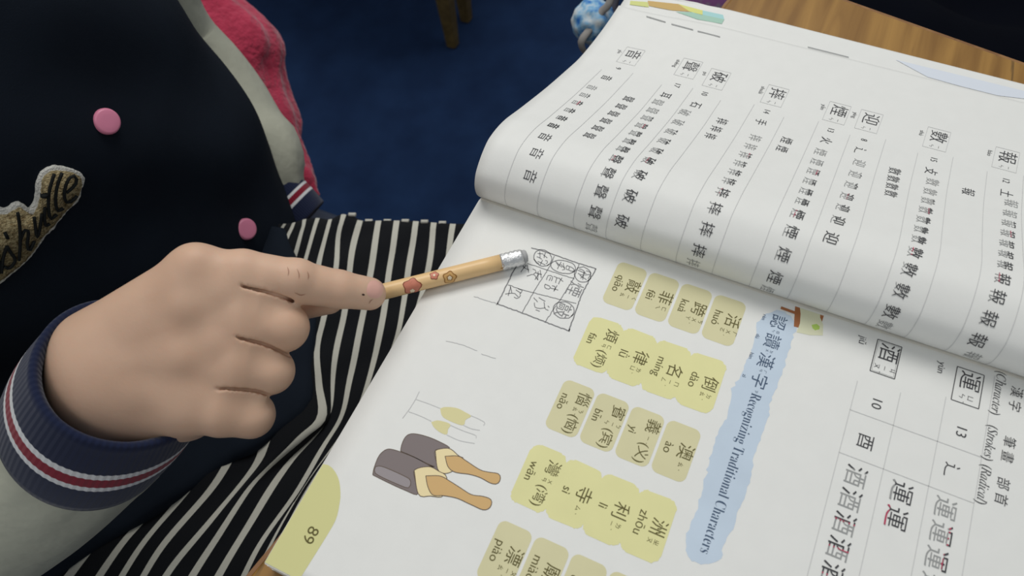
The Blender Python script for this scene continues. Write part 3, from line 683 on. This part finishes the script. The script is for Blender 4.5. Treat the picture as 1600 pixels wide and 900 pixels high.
# the rest of the body, hidden by the clothes or outside the picture
Fb = Field([-37, -19, -46], [-1, 16, 26], .42)
c = Fb.cone
bd = Fb.ell((-26, -1, -4), (5.2, 7.0, 14))
bd = smin(bd, Fb.ell((-26.5, -2, -15), (6.0, 7.0, 5)), 2)
for s_ in (-1, 1):
    hip = np.array([-25.5, -2 + 3.6 * s_, -15.4]); kn = np.array([-8.0, (-6.5 if s_ < 0 else 1.0), -14.8]); an = np.array([-9.5, kn[1], -42.0])
    bd = smin(bd, c(hip, kn, 3.6, 2.9), 1.2); bd = smin(bd, c(kn, an, 2.9, 1.7), .8); bd = smin(bd, c(an + [0, 0, -.6], an + [5, 0, -1.3], 1.5, 1.1), .6)
bd = smin(bd, c((-25.5, -9.0, 6.5), (-17.9, -14.9, -5.2), 2.2, 1.8), .8); bd = smin(bd, c((-17.9, -14.9, -5.2), wc + ca * 6, 1.8, 1.6), .5)
far_ = [np.array([-26, 4.0, 6.0]), D(300, 110, 41.2), D(388, 235, 41.0), D(418, 296, 41.0)]
for a_, b_, r0_, r1_ in zip(far_[:-1], far_[1:], (1.2, .9, .9), (.9, .9, .8)): bd = smin(bd, c(a_, b_, r0_, r1_), .3)
bd = smin(bd, c((-26, -1, 7), (-26, -1, 13), 2.6, 2.3), 1.2)
hc = np.array([-25.0, -1.2, 17.5])
head = smin(Fb.ell(hc, (5.6, 4.9, 6.4)), c(hc + [2.2, 0, -3.0], hc + [3.8, 0, -4.0], 3.0, 1.8), 1.4)
head = smin(head, c(hc + [5.2, 0, .2], hc + [6.1, 0, -1.6], .5, .75), .6)
for s_ in (-1, 1):
    head = smin(head, Fb.ell(hc + [-.3, 4.9 * s_, -.4], (1.1, .5, 1.6)), .4)
    head = np.maximum(head, -Fb.ell(hc + [5.5, 1.8 * s_, .5], (.9, 1.0, .6)))
bd = smin(bd, head, .9)
BV, BF = Fb.mesh(bd)
V = np.concatenate([HV, BV]); Fc = HF.tolist() + (BF + len(HV)).tolist()
body = obj('body', V, Fc, skin, person)
hand_bvh = BVHTree.FromPolygons([Vector(v) for v in HV], HF.tolist())
def hit(bvh, px, py):
    d = Vector(ray(px, py)); l, n, i, t = bvh.ray_cast(Vector(CAM), d); return (np.array(l), np.array(n)) if l else (None, None)
# face (outside the picture): eyes, mouth
eye_m = mat('eye_white', (235, 235, 235), rough=.2); iris_m = mat('dark_iris', (35, 22, 16), rough=.15); lip_m = mat('lips', (190, 105, 100), rough=.5)
for s_ in (-1, 1):
    V, Fc = tube([hc + [4.2 + q, 1.8 * s_, .45] for q in (0, .3, .6, .75, .8)], [.62, .6, .42, .2, .02], 14, ell=.65); e = obj('eye', V, Fc, eye_m, person)
    V, Fc = tube([hc + [4.95 + q, 1.8 * s_, .45] for q in (0, .06)], [.26, .2], 14); obj('iris', V, Fc, iris_m, e)
V, Fc = tube(spline([hc + [5.15, -1.1, -3.2], hc + [5.65, 0, -3.3], hc + [5.15, 1.1, -3.2]], 9), [.05, .2, .28, .3, .3, .3, .28, .2, .05], 10); obj('lips', V, Fc, lip_m, person)
Fhr = Field(hc - [9, 8, 14], hc + [8, 8, 9], .3)
hr = np.maximum(Fhr.ell(hc + [-.5, 0, .7], (6.3, 5.6, 6.8)), -Fhr.ell(hc + [5.0, 0, -2.6], (4.4, 4.3, 6.2)))
hr = smin(hr, Fhr.cone(hc + [-5.6, 0, 0], hc + [-5.0, 0, -10], 2.4, 1.2), 1.0); hr = np.maximum(hr, -(hc[2] + 7.0 - Fhr.P[..., 2]) - 20)
V, Fc = Fhr.mesh(hr); obj('hair', V, Fc, mat('black_hair', (24, 20, 20), rough=.45, bump=.5, bscale=120, bdist=.004), person)

# fingernails
nail_m = mat('fingernail', (222, 172, 158), rough=.28, spec=.5)
def nail(cx, cy, rx, ry, rot, material, parent, n=12, lift=.02, bvh=None):
    r = math.radians(rot); V = []; ok = True
    for i in range(6):
        for k in range(20):
            a = 2 * math.pi * k / 20; q = i / 5
            ex = abs(math.cos(a)) ** .8 * np.sign(math.cos(a)) * rx * q; ey = abs(math.sin(a)) ** .8 * np.sign(math.sin(a)) * ry * q
            p, nn = hit(bvh or hand_bvh, cx + ex * math.cos(r) - ey * math.sin(r), cy + ex * math.sin(r) + ey * math.cos(r))
            V.append(None if p is None else p + nn * (lift * (1 - q ** 4) + .002))
    good = [v for v in V if v is not None]
    for i in range(len(V)):
        if V[i] is None: V[i] = V[i - 20] if i >= 20 else good[0]
    Fc = [(i * 20 + k, (i + 1) * 20 + k, (i + 1) * 20 + (k + 1) % 20, i * 20 + (k + 1) % 20) for i in range(5) for k in range(20)]
    return obj('fingernail', V, Fc, material, parent)
nail(586, 452, 13, 14, 12, nail_m, person)

crease_shade_m = mat('crease_shade', (172, 128, 106), rough=.6)  # darker skin tone: shade of uncarved finger creases put into colour
def skin_line(pts, w, m, name='crease_shade'):
    P = spline([tuple(q) for q in pts], 12); n = len(P); T = np.gradient(P, axis=0); T /= np.linalg.norm(T, axis=1)[:, None]; Vv = []
    for i in range(n):
        ww = w * math.sin(math.pi * (i + .35) / (n - .3))
        for s_ in (-1, 1):
            p, nn = hit(hand_bvh, P[i][0] - T[i][1] * ww * s_, P[i][1] + T[i][0] * ww * s_)
            if p is None: return
            Vv.append(p + nn * .008)
    obj(name, Vv, [(2 * i, 2 * i + 1, 2 * i + 3, 2 * i + 2) for i in range(n - 1)], m, person)
for q in ([(449, 417), (451, 424), (450, 431)], [(464, 420), (467, 428), (467, 436)], [(480, 424), (482, 431), (481, 437)], [(460, 457), (470, 461), (478, 459)], [(576, 475), (579, 470), (583, 467)]):
    skin_line(q, .8, crease_shade_m)
skin_line([(565, 460), (567.5, 460.4), (570, 461)], 1.6, mat('ink_speck', (60, 40, 34), rough=.6), 'ink_speck')

# ------------------------------------------------------------------ jacket
navy = mat('navy_jersey', (24, 31, 41), rough=.92, noise=.12, nscale=25, bump=.35, bscale=1400, bdist=.0005, spec=.15)
Fj = Field([-34, -13, -19], [-11.5, 11, 11], .2)
c = Fj.cone
jk = None
for i, (z, cx_, cy_, a_, b_) in enumerate([(7, -25.6, -2.6, 5.5, 7.4), (3, -25.2, -2.3, 6.6, 8.5), (-1, -25.0, -2.0, 7.0, 9.0), (-5, -25.0, -1.5, 7.2, 9.2), (-9, -25.0, -1.1, 7.2, 9.0), (-13, -25.0, -1.4, 7.2, 8.7), (-17, -25, -2.6, 6.8, 7.9)]):
    e = Fj.ell((cx_, cy_, z), (a_, b_, 6.5)); jk = e if jk is None else smin(jk, e, 1.2)
P_ = Fj.P
fold = .16 * np.sin(P_[..., 2] * .9 + P_[..., 1] * .55 + 1.2 * np.sin(P_[..., 1] * .4)) * np.clip((P_[..., 0] + 24) / 4, 0, 1)
jk = jk + fold
V, Fc = Fj.mesh(jk)
tors = BVHTree.FromPolygons([Vector(v) for v in V], Fc.tolist())
jacket = obj('jacket', V, Fc, navy, person); jacket['label'] = 'navy jersey varsity jacket with pink snap buttons'
# lower front of the jacket lying over the lap
hem = [(300, 360), (430, 350), (452, 372), (462, 400), (500, 440), (494, 500), (488, 560), (488, 620), (470, 650), (436, 672), (402, 700), (366, 715), (322, 742), (285, 770), (237, 800), (200, 822), (157, 848), (100, 885), (20, 930), (-120, 930), (-120, 500), (150, 380)]
hp = spline([tuple(at(a, b, -9.55)[:2]) for a, b in hem] + [tuple(at(300, 360, -9.55)[:2])], 90)[:-1]
hcen = np.array([-17.5, -4.0])
rings = []
for q, z in ((0.985, -11.5), (1.0, -10.2), (.995, -9.75), (.975, -9.52), (.93, -9.42), (.8, -9.38), (.5, -9.35), (.2, -9.35)):
    rings.append(np.c_[hcen + (hp - hcen) * q, np.full(len(hp), z)])
V = np.concatenate(rings); n = len(hp)
V[:, 2] += .10 * np.sin(V[:, 0] * 1.4 + V[:, 1] * .8) + .06 * np.sin(V[:, 1] * 2.3)
Fc = [(i * n + k, (i + 1) * n + k, (i + 1) * n + (k + 1) % n, i * n + (k + 1) % n) for i in range(len(rings) - 1) for k in range(n)] + [tuple((len(rings) - 1) * n + k for k in range(n))[::-1]]
obj('jacket_hem', V, [f[::-1] for f in Fc], navy, jacket)
pinkm = mat('pink_snap', (242, 146, 176), rough=.35, spec=.5)
for k, (px, py, rad) in enumerate(((165, 190, .56), (383, 358, .50))):
    p, nn = hit(tors, px, py)
    if p is None: print('button miss', px, py); continue
    dist = (p - CAM) @ R[2]; r_ = rad * dist / 30 * 1.0
    r_ = (20.5 if k == 0 else 17.0) * dist / F
    nn = nn * .55 + (CAM - p) / np.linalg.norm(CAM - p) * .45; nn /= np.linalg.norm(nn)
    V, Fc = tube([p + nn * q for q in (0, .12, .19, .225, .235, .24, .242)], np.array([1, 1.0, .95, .86, .8, .4, .02]) * r_, 36); obj('snap_button', V, Fc, pinkm, jacket)
# chenille script patch
fel = mat('white_felt', (238, 236, 226), rough=.95, bump=.9, bscale=900, bdist=.002); gold = mat('gold_chenille', (228, 210, 162), rough=.8, noise=.6, nscale=700, bump=1.0, bscale=800, bdist=.003, col2=(146, 122, 78)); thr = mat('dark_thread', (16, 20, 20), rough=.8)
OUT = [(0, 825), (40, 790), (120, 720), (190, 655), (230, 600), (285, 520), (330, 480), (365, 430), (430, 350), (470, 320), (500, 280), (512, 230), (530, 180), (535, 150), (505, 115), (450, 90), (360, 72), (300, 85), (255, 120), (232, 170), (222, 230), (215, 290), (180, 345), (160, 330), (125, 305), (80, 310), (50, 335), (20, 345), (0, 340), (-60, 350), (-160, 420), (-200, 560), (-150, 760), (-60, 860)]
INN = [(0, 795), (60, 745), (150, 670), (210, 600), (260, 520), (320, 455), (380, 385), (430, 330), (470, 285), (490, 240), (505, 180), (495, 140), (440, 112), (360, 98), (300, 108), (265, 140), (250, 200), (240, 290), (200, 375), (165, 365), (125, 335), (85, 340), (40, 370), (0, 375), (-60, 385), (-130, 440), (-160, 560), (-120, 740), (-50, 820)]
def on_torso(pts, lift, ox=0, oy=240, sc=4.09):
    out = []
    for a, b in pts:
        p, nn = hit(tors, ox + a / sc, oy + b / sc)
        if p is None: print('patch miss', a, b); continue
        out.append(p + nn * lift)
    return np.array(out)
pc, pn = hit(tors, 60, 350)
def felt(pts, z0, z1, m, name, parent):
    P = spline(np.vstack([pts, pts[:1]]), 140)[:-1]; P = P + rng.normal(0, 1.6, P.shape)
    T0 = on_torso(P, z0); T1 = on_torso(P, z1); cc = on_torso([(120, 480)], z1)
    n = len(T1); cen = on_torso([tuple(q) for q in (P * .96 + np.array([[np.interp(q[0], [-200, 0, 200, 500], [-60, 30, 220, 380]), np.interp(q[0], [-200, 0, 200, 500], [620, 580, 460, 220])] for q in P]) * .04)], z1 + .04)
    V = np.concatenate([T0, T1, cen]); Fc = [(i, (i + 1) % n, n + (i + 1) % n, n + i) for i in range(n)] + [(n + i, n + (i + 1) % n, 2 * n + (i + 1) % n, 2 * n + i) for i in range(n)] + [tuple(2 * n + i for i in range(n))]
    nrm = np.zeros(3); Pn = V[2 * n:]
    for i in range(n): nrm += np.cross(Pn[i] - Pn.mean(0), Pn[(i + 1) % n] - Pn.mean(0))
    if nrm @ pn < 0: Fc = [f[::-1] for f in Fc]
    return obj(name, V, Fc, m, parent)
pch = felt(OUT, -.15, .08, fel, 'script_patch', jacket); pch['label'] = 'gold script lettering patch edged in white felt'
STK = [[(402, 232), (438, 205), (468, 165), (458, 130), (425, 138), (400, 185), (390, 245), (402, 290), (435, 288), (472, 252)], [(375, 110), (345, 190), (335, 280), (350, 345), (385, 330)], [(325, 115), (295, 220), (290, 320), (305, 395), (345, 370)], [(268, 325), (266, 395), (276, 440), (300, 428)], [(200, 385), (208, 440), (222, 515), (240, 440), (248, 365)],
       [(95, 355), (110, 450), (115, 560), (110, 660)], [(112, 540), (140, 470), (165, 480), (160, 560), (175, 600), (205, 540)], [(30, 570), (55, 610), (85, 660), (50, 710), (15, 700)], [(30, 570), (10, 640), (0, 740)], [(-20, 640), (-40, 560), (-90, 600), (-100, 700), (-50, 740), (-20, 640), (-10, 740)], [(15, 480), (35, 520)]]
felt([tuple(q) for q in INN], .06, .15, gold, 'gold_chenille', pch) if False else None
# gold field as its own raised mesh (sub-part level: part of the patch mesh family)
PG_ = [tuple(q) for q in INN]
def felt2():
    P = spline(np.vstack([PG_, PG_[:1]]), 120)[:-1]; P = P + rng.normal(0, 2.0, P.shape)
    T0 = on_torso(P, .05); T1 = on_torso(P, .17); n = len(P)
    V = np.concatenate([T0, T1]); Fc = [(i, (i + 1) % n, n + (i + 1) % n, n + i) for i in range(n)] + [tuple(n + i for i in range(n))]
    return V, Fc
V, Fc = felt2(); o = obj('gold_chenille', V, Fc, gold, jacket)
parts_ = []
for s_ in STK:
    P = spline([tuple(q) for q in s_], 16) if len(s_) > 2 else np.array(s_, float); T = on_torso([tuple(q) for q in P], .2); parts_.append(tube(T, .052, 8))
dot = on_torso([(262, 240), (263, 256)], .2); parts_.append(tube(dot, .12, 8))
V, Fc = join(parts_); obj('script_lettering', V, Fc, thr, jacket)

# sleeves and cuffs
cream = mat('cream_sleeve', (184, 184, 166), rough=.8, noise=.05, nscale=20, bump=.4, bscale=60, bdist=.004, sheen=.1)
NV = (24, 33, 62); WH = (226, 226, 226); RD = (138, 24, 46)
cuff_m = stripe_mat('ribbed_cuff', 'Y', [(0, NV), (.39, WH), (.45, RD), (.565, WH), (.625, NV)], zig=.008, zfreq=170, rib=.35, rscale=170)
def cuff(c0, axd, up, L, r0, r1, name_parent, ell=1.0, wob=0.0, inner=True):
    axd = axd / np.linalg.norm(axd); a = np.cross(axd, up); a /= np.linalg.norm(a); b = np.cross(axd, a)
    prof = []      # (along, radius, v)
    if inner: prof += [(1.2, r0 * .82, 0), (.3, r0 * .86, 0), (.02, r0 * .92, 0)]
    prof += [(-.05, r0 * .97, .0), (.03, r0 * 1.01, .02)]
    for k in range(1, 15): t = k / 14; prof.append((L * t, (r0 + (r1 - r0) * t) * (1 + .05 * math.sin(math.pi * t)), .04 + .96 * t))
    prof += [(L + .02, r1 * .9, 1)]
    n = 72; V = []; UV = []
    for (s, r, v) in prof:
        for k in range(n + 1):
            th = 2 * math.pi * k / n; rr_ = r * (1 + wob * math.sin(3 * th + s * .6) + .006 * math.sin(36 * th))
            V.append(c0 + axd * s + rr_ * (math.cos(th) * a + ell * math.sin(th) * b)); UV.append((k / n, v))
    return obj('cuff', V, [f[::-1] for f in grid_faces(len(prof), n + 1)], cuff_m, name_parent, uv=UV), a, b
RC = D(199, 580, 20.9)
slv = thing  # noqa
def sleeve(P, rad, parent, seed=0, n=40, m=64, wr_=.06):
    P = spline(P, m); T, N, B = frames(P); r = np.interp(np.linspace(0, 1, m), np.linspace(0, 1, len(rad)), rad); V = []
    rg = np.random.default_rng(seed); ph = rg.uniform(0, 6, 6)
    for i in range(m):
        for k in range(n):
            th = 2 * math.pi * k / n; w = i / m
            g = math.exp(-i / 4.0) * .05 * math.sin(11 * th + ph[5])
            q = 1 + g + wr_ * (math.sin(2 * th + 9 * w + ph[0]) * math.sin(14 * w + ph[1]) + .5 * math.sin(3 * th - 15 * w + ph[2]))
            V.append(P[i] + r[i] * q * (math.cos(th) * N[i] + math.sin(th) * B[i]))
    Fc = [(i * n + k, i * n + (k + 1) % n, (i + 1) * n + (k + 1) % n, (i + 1) * n + k) for i in range(m - 1) for k in range(n)] + [tuple(range(n))[::-1], tuple((m - 1) * n + k for k in range(n))]
    return obj('sleeve', V, Fc, cream, parent)
cuff(RC, ca, R.T @ np.array([0, -1, 0.]), 3.6, 2.33, 2.48, jacket, wob=.02)
ce = RC + ca * 3.5
sleeve([ce - ca * .1, ce + ca * .9, np.array([-18.3, -14.6, -5.1]), np.array([-21, -14.0, -1.5]), np.array([-24.6, -10.4, 4.5]), np.array([-25.4, -6.6, 8.2])], [2.2, 2.6, 2.85, 3.0, 3.3, 3.5, 2.8], jacket, 1, wr_=.035)
# far arm
fd = R.T @ np.array([.72, .66, .22]); fc = D(424, 306, 41.2)
cuff(fc + fd * 2.2, -fd, np.array([0, 0, 1.]), 2.4, 1.66, 1.8, jacket)
sleeve([fc + fd * .5, D(420, 283, 41.0), D(410, 250, 41.0), D(380, 208, 41.2), D(350, 150, 41.3), D(322, 106, 41.0), D(285, 60, 40.2), D(258, 10, 38.5), D(225, -80, 36), np.array([-25.8, 3.4, 7.6])], [1.45, 2.35, 2.2, 1.95, 1.8, 1.75, 1.8, 1.85, 2.3, 2.6], jacket, 5, wr_=.05)

# ------------------------------------------------------------------ striped skirt
SK = [
 [(880, 352), (830, 470), (760, 600), (690, 720), (600, 860), (540, 960)],
 [(822, 352), (780, 460), (720, 580), (650, 700), (560, 840), (500, 960)],
 [(765, 352), (735, 450), (690, 560), (640, 650), (560, 780), (470, 940)],
 [(737, 352), (715, 440), (675, 540), (625, 640), (535, 780), (455, 930)],
 [(708, 352), (695, 430), (660, 520), (610, 620), (512, 770), (440, 930)],
 [(678, 350), (671, 415), (645, 505), (592, 620), (492, 770), (425, 930)],
 [(650, 348), (637, 430), (620, 530), (575, 630), (478, 770), (405, 930)],
 [(620, 347), (608, 430), (595, 520), (560, 640), (470, 770), (400, 900), (390, 935)],
 [(592, 347), (580, 430), (570, 483), (548, 590), (534, 650), (506, 700), (467, 767), (407, 853), (365, 935)],
 [(563, 347), (550, 400), (540, 482), (522, 570), (517, 640), (496, 678), (455, 722), (410, 787), (343, 900), (325, 935)],
 [(537, 337), (528, 367), (525, 420), (507, 493), (496, 545), (499, 600), (504, 652), (470, 684), (408, 740), (367, 797), (303, 900), (285, 935)],
 [(517, 345), (500, 410), (485, 490), (455, 600), (420, 680), (400, 730), (335, 810), (275, 880), (240, 935)],
 [(497, 343), (478, 407), (455, 500), (425, 600), (375, 690), (330, 765), (253, 857), (205, 935)],
 [(476, 345), (460, 400), (430, 500), (395, 600), (345, 690), (295, 765), (225, 850), (170, 935)],
 [(460, 350), (438, 400), (400, 500), (350, 600), (290, 700), (237, 795), (190, 853), (135, 935)],
 [(446, 352), (415, 405), (365, 500), (310, 600), (240, 700), (190, 790), (140, 860), (85, 935)],
 [(430, 352), (390, 405), (330, 500), (260, 600), (180, 700), (130, 790), (90, 860), (35, 935)]]
nr = 70; cols = [spline(np.array(q, float), nr) for q in SK]
colsx = []
UU = []
sub = 6
for k in range(len(cols) - 1):
    for j in range(sub):
        t = j / sub
        a, b, c_, d = cols[max(k - 1, 0)], cols[k], cols[k + 1], cols[min(k + 2, len(cols) - 1)]
        colsx.append(.5 * (2 * b + (c_ - a) * t + (2 * a - 5 * b + 4 * c_ - d) * t * t + (3 * b - a - 3 * c_ + d) * t ** 3)); UU.append(k + t)
colsx.append(cols[-1]); UU.append(len(cols) - 1)
V = []; UV = []
def lapz(X, Y, u, t):
    z = -10 - .0
    z += .18 * math.sin(u * 1.9 + 5 * t) * math.exp(-((t - .0) / .25) ** 2) * (1 if u > 9 else .3)
    z += .35 * math.exp(-((u - 10.2) / .8) ** 2) * math.exp(-((t - .58) / .16) ** 2) - .3 * math.exp(-((u - 9.2) / .6) ** 2) * math.exp(-((t - .60) / .14) ** 2)
    z += .10 * math.sin(X * 1.1 + Y * .9) + .07 * math.sin(X * 2.3 - Y * 1.7)
    return z
rows_extra = [(-3.2, 0.6), (-2.0, .62), (-1.0, .42), (-.35, .22)]
for u, Cc in zip(UU, colsx):
    col = []
    for i in range(nr):
        t = i / (nr - 1); p = at(Cc[i][0], Cc[i][1], -10); p = at(Cc[i][0], Cc[i][1], lapz(p[0], p[1], u, t))
        col.append(p)
    p0 = col[0]
    for (dz, dyy), w in zip(rows_extra, range(4)): V.append(p0 + np.array([0, dyy, dz])); UV.append((u, -.1 + w * .02))
    for i, p in enumerate(col): V.append(p); UV.append((u, i / (nr - 1)))
    for q in (.5, 1.5, 3.5): V.append(col[-1] + np.array([-.3 * q, -.9 * q, -.25 * q * q])); UV.append((u, 1 + q * .03))
V = np.array(V)
skirt_m = stripe_mat('striped_jersey', 'X', [(0, (16, 18, 22)), (.345, (198, 196, 184)), (.655, (16, 18, 22))], period=True, rough=.9, sheen=.05)
skirt = obj('striped_skirt', V, grid_faces(len(UU), nr + 7), skirt_m, person, uv=UV, solid=.08)
# pale seam stitches along the rolled far edge of the skirt
st = []
for k in range(5, 11):
    q = cols[k][0] + (cols[k + 1][0] - cols[k][0]) * .0; a, b = cols[k][0] + [8, -1.5], cols[k][0] + [19, -1.5]
    P = np.array([at(*(a + (b - a) * t), -10.0) for t in (0, .25, .5, .75, 1)]); st.append(tube(P, .1, 8))
V, Fc = join(st); obj('hem_stripe', V, Fc, mat('pale_jersey', (196, 194, 184), rough=.9), skirt)

# ------------------------------------------------------------------ child's chair
chair = thing('child_chair', (-25, -1, -ZP / S), 'plain school chair beneath the seated child', 'chair')
plas = mat('blue_grey_plastic', (52, 60, 78), rough=.5)
V, Fc = box((-24.5, -1, -20.9), (24, 22, 1.1)); obj('seat', V, Fc, plas, chair, bevel=.5)
V, Fc = box((-36.3, -1, -3.5), (1.0, 21, 13)); obj('backrest', V, Fc, plas, chair, bevel=.4)
for sx in (-35.6, -14.5):
    for sy in (-10.5, 8.5):
        V, Fc = tube([[sx, sy, -ZP / S], [sx, sy, -20.4 if sx > -20 else -2]], .55, 12); obj('leg', V, Fc, steel, chair)

# ------------------------------------------------------------------ pink fleece
fl = mat('pink_fleece', (196, 58, 88), rough=.95, noise=.2, nscale=60, bump=.7, bscale=220, bdist=.003, sheen=.4, col2=(164, 36, 66))
Ff = Field([-44, 5, -28], [-16, 30, 10], .19)
c = Ff.cone
pth = [((275, -70), 45.5, 2.6), ((316, 10), 46, 1.95), ((364, 85), 46.5, 2.85), ((382, 140), 47, 2.65), ((405, 190), 47, 2.3), ((425, 235), 46.5, 1.75), ((468, 288), 45.5, 1.1)]
fz = None
for (a, da, ra), (b, db, rb) in zip(pth[:-1], pth[1:]):
    q = c(D(*a, da), D(*b, db), ra, rb); fz = q if fz is None else smin(fz, q, .4)
fz = smin(fz, c(D(468, 285, 45), D(491, 305, 45), .8, .35), .3)
Pf = Ff.P
fz = fz + .22 * np.sin(Pf[..., 0] * 1.6 + Pf[..., 2] * 2.7) * np.sin(Pf[..., 1] * 1.9 - Pf[..., 2] * 1.3) + .03 * np.sin(Pf[..., 0] * 6.1 + 1) * np.sin(Pf[..., 2] * 7.0 + Pf[..., 1] * 5.0)
V, Fc = Ff.mesh(fz)
o = obj('fleece_jacket', V, Fc, fl); tag(o, 'fuzzy pink-red fleece hanging behind the cream sleeve', 'jacket')

# ------------------------------------------------------------------ far wooden chair (two tapered legs in view)
wch = thing('wooden_chair', (-37, 55, -ZP / S), 'wooden chair standing on the carpet, tapered legs in view at the top edge', 'chair')
wm = wood_mat('chair_wood', (82, 66, 30), (112, 92, 48), 0)
Lz = -ZP / S
b1 = at(708, 71, Lz); b2 = at(729, 31, Lz)
for k, b_ in enumerate((b1, b2, b1 + [-22, 4, 0], b2 + [-21, 6, 0])):
    V, Fc = box((0, 0, 0), (1, 1, 1)); V = np.array(V); s0 = .28 + .42 * (V[:, 2] > 0)
    V = np.c_[V[:, 0] * s0 * 4.4, V[:, 1] * s0 * 4.4, (V[:, 2] + .5) * 27] + b_
    obj('leg', V, Fc, wm, wch, smooth=False, bevel=.2)
m_ = (b1 + b2) / 2 + [-11, 2, 27.5]
V, Fc = box(m_, (28, 24, 1.4)); obj('seat', V, Fc, wm, wch, bevel=.3)

for dy_2 in (-9, 9):
    V, Fc = box(m_ + [-12.5, dy_2, 13], (1.8, 2.0, 27)); obj('back_post', V, Fc, wm, wch, bevel=.3)
for dz_2 in (14, 22):
    V, Fc = box(m_ + [-12.5, 0, dz_2], (1.0, 18, 4.0)); obj('back_rail', V, Fc, wm, wch, bevel=.3)

# ------------------------------------------------------------------ blue ball charm and pouch hanging at the desk's side
bc = D(927, 34, 40)
ball = thing('ball_charm', bc - [0, 0, 1.4], 'blue and white mottled ball charm hanging on a grey cord beside the book', 'charm')
Fq = Field(bc - 2.2, bc + 2.2, .09)
q = np.linalg.norm(Fq.P - bc.astype(np.float32), axis=-1) - 1.15
Pq = Fq.P; q = q + .09 * np.sin(Pq[..., 0] * 5) * np.sin(Pq[..., 1] * 5.5) * np.sin(Pq[..., 2] * 6)
V, Fc = Fq.mesh(q)
bm_ = bpy.data.materials.new('mottled_blue'); bm_.use_nodes = True; nt = bm_.node_tree; b = nt.nodes['Principled BSDF']; b.inputs['Roughness'].default_value = .7
tc = nt.nodes.new('ShaderNodeTexCoord'); n1 = nt.nodes.new('ShaderNodeTexNoise'); n1.inputs['Scale'].default_value = 110; n1.inputs['Detail'].default_value = 3
nt.links.new(tc.outputs['Object'], n1.inputs['Vector']); r = nt.nodes.new('ShaderNodeValToRGB')
r.color_ramp.elements[0].position = .34; r.color_ramp.elements[0].color = srgb(30, 110, 190); r.color_ramp.elements[1].position = .62; r.color_ramp.elements[1].color = srgb(206, 214, 216)
e = r.color_ramp.elements.new(.46); e.color = srgb(128, 178, 212)
nt.links.new(n1.outputs['Fac'], r.inputs['Fac']); nt.links.new(r.outputs['Color'], b.inputs['Base Color'])
obj('ball', V, Fc, bm_, ball)
grey = mat('grey_cord', (150, 146, 142), rough=.8, noise=.1, nscale=200)
V, Fc = tube(spline([D(966, -40, 38), D(952, 5, 38.6), D(940, 18, 38.9), D(922, 45, 39.2), D(908, 68, 39.4), D(925, 90, 40.5), D(980, 110, 42)], 30), .2, 10, ell=.5); obj('cord', V, Fc, grey, ball)
V, Fc = tube(spline([D(975, -40, 39), D(962, 0, 39.6), D(955, 30, 40)], 12), .2, 10, ell=.5); obj('strap', V, Fc, mat('dark_strap', (84, 82, 92), rough=.8), ball)
pz = D(1070, -18, 39)
pouch = thing('pouch', pz - [0, 0, 6], 'white and purple patterned pouch behind the far edge of the book', 'pouch')
pm = bpy.data.materials.new('purple_pattern'); pm.use_nodes = True; nt = pm.node_tree; b = nt.nodes['Principled BSDF']
tc = nt.nodes.new('ShaderNodeTexCoord'); n1 = nt.nodes.new('ShaderNodeTexNoise'); n1.inputs['Scale'].default_value = 70
nt.links.new(tc.outputs['Object'], n1.inputs['Vector']); r = nt.nodes.new('ShaderNodeValToRGB'); r.color_ramp.elements[0].position = .42; r.color_ramp.elements[0].color = srgb(190, 120, 190); r.color_ramp.elements[1].position = .55; r.color_ramp.elements[1].color = srgb(196, 192, 204)
nt.links.new(n1.outputs['Fac'], r.inputs['Fac']); nt.links.new(r.outputs['Color'], b.inputs['Base Color'])
Fq = Field(pz - [5, 5, 6], pz + [5, 5, 6], .2)
q = Fq.ell(pz, (2.6, 2.2, 4.5)); q = smin(q, Fq.ell(pz + [1.0, .3, -1.6], (2.4, 1.9, 3.0)), .8); V, Fc = Fq.mesh(q + .08 * np.sin(Fq.P[..., 2] * 2.4))
obj('pouch_body', V, Fc, pm, pouch)
V, Fc = tube(spline([pz + [-2.3, -.8, 1.8], pz + [0, -2.2, 2.2], pz + [2.4, -.8, 2.0]], 12), .12, 8); obj('zip', V, Fc, mat('zip', (120, 118, 128), rough=.5), pouch)

# ------------------------------------------------------------------ dark coat beyond the desk
Fq = Field([-2, 12, -26], [40, 50, -3], .35)
c = Fq.cone
q = c((6, 22, -12), (34, 17, -10), 6.0, 7.0); q = smin(q, c((9, 30, -16), (36, 30, -14), 8, 9), 2); q = smin(q, c((4.5, 20, -17), (12, 26, -20), 5, 5), 1.5)
Pq = Fq.P; q = q + .35 * np.sin(Pq[..., 0] * .7 + 1.1 * np.sin(Pq[..., 1] * .3)) * np.sin(Pq[..., 2] * .5 + Pq[..., 1] * .2)
V, Fc = Fq.mesh(q)
coat = obj('dark_coat', V, Fc, mat('black_navy_cloth', (9, 11, 18), rough=1.0, noise=.1, nscale=30, bump=.3, bscale=300, spec=.03)); tag(coat, 'black-navy coat heaped on a seat beyond the far edge of the desk', 'coat')
stool = thing('stool', (22, 26, Lz), 'low dark stool carrying the heaped coat', 'stool')
V, Fc = box((22, 26, -26.2), (30, 24, 1.4)); obj('seat', V, Fc, plas, stool, bevel=.4)
for sx in (9, 35):
    for sy in (16, 36):
        V, Fc = tube([[sx, sy, Lz], [sx, sy, -26.8]], .7, 12); obj('leg', V, Fc, steel, stool)

for o in list(C.objects):
    if o.name.split('.')[0] in ('pencil_drawing', 'ruled_line', 'character_frame', 'hem_stripe', 'page_block', 'wine_glass_picture', 'script_lettering') and o.type == 'MESH': o['kind'] = 'stuff'
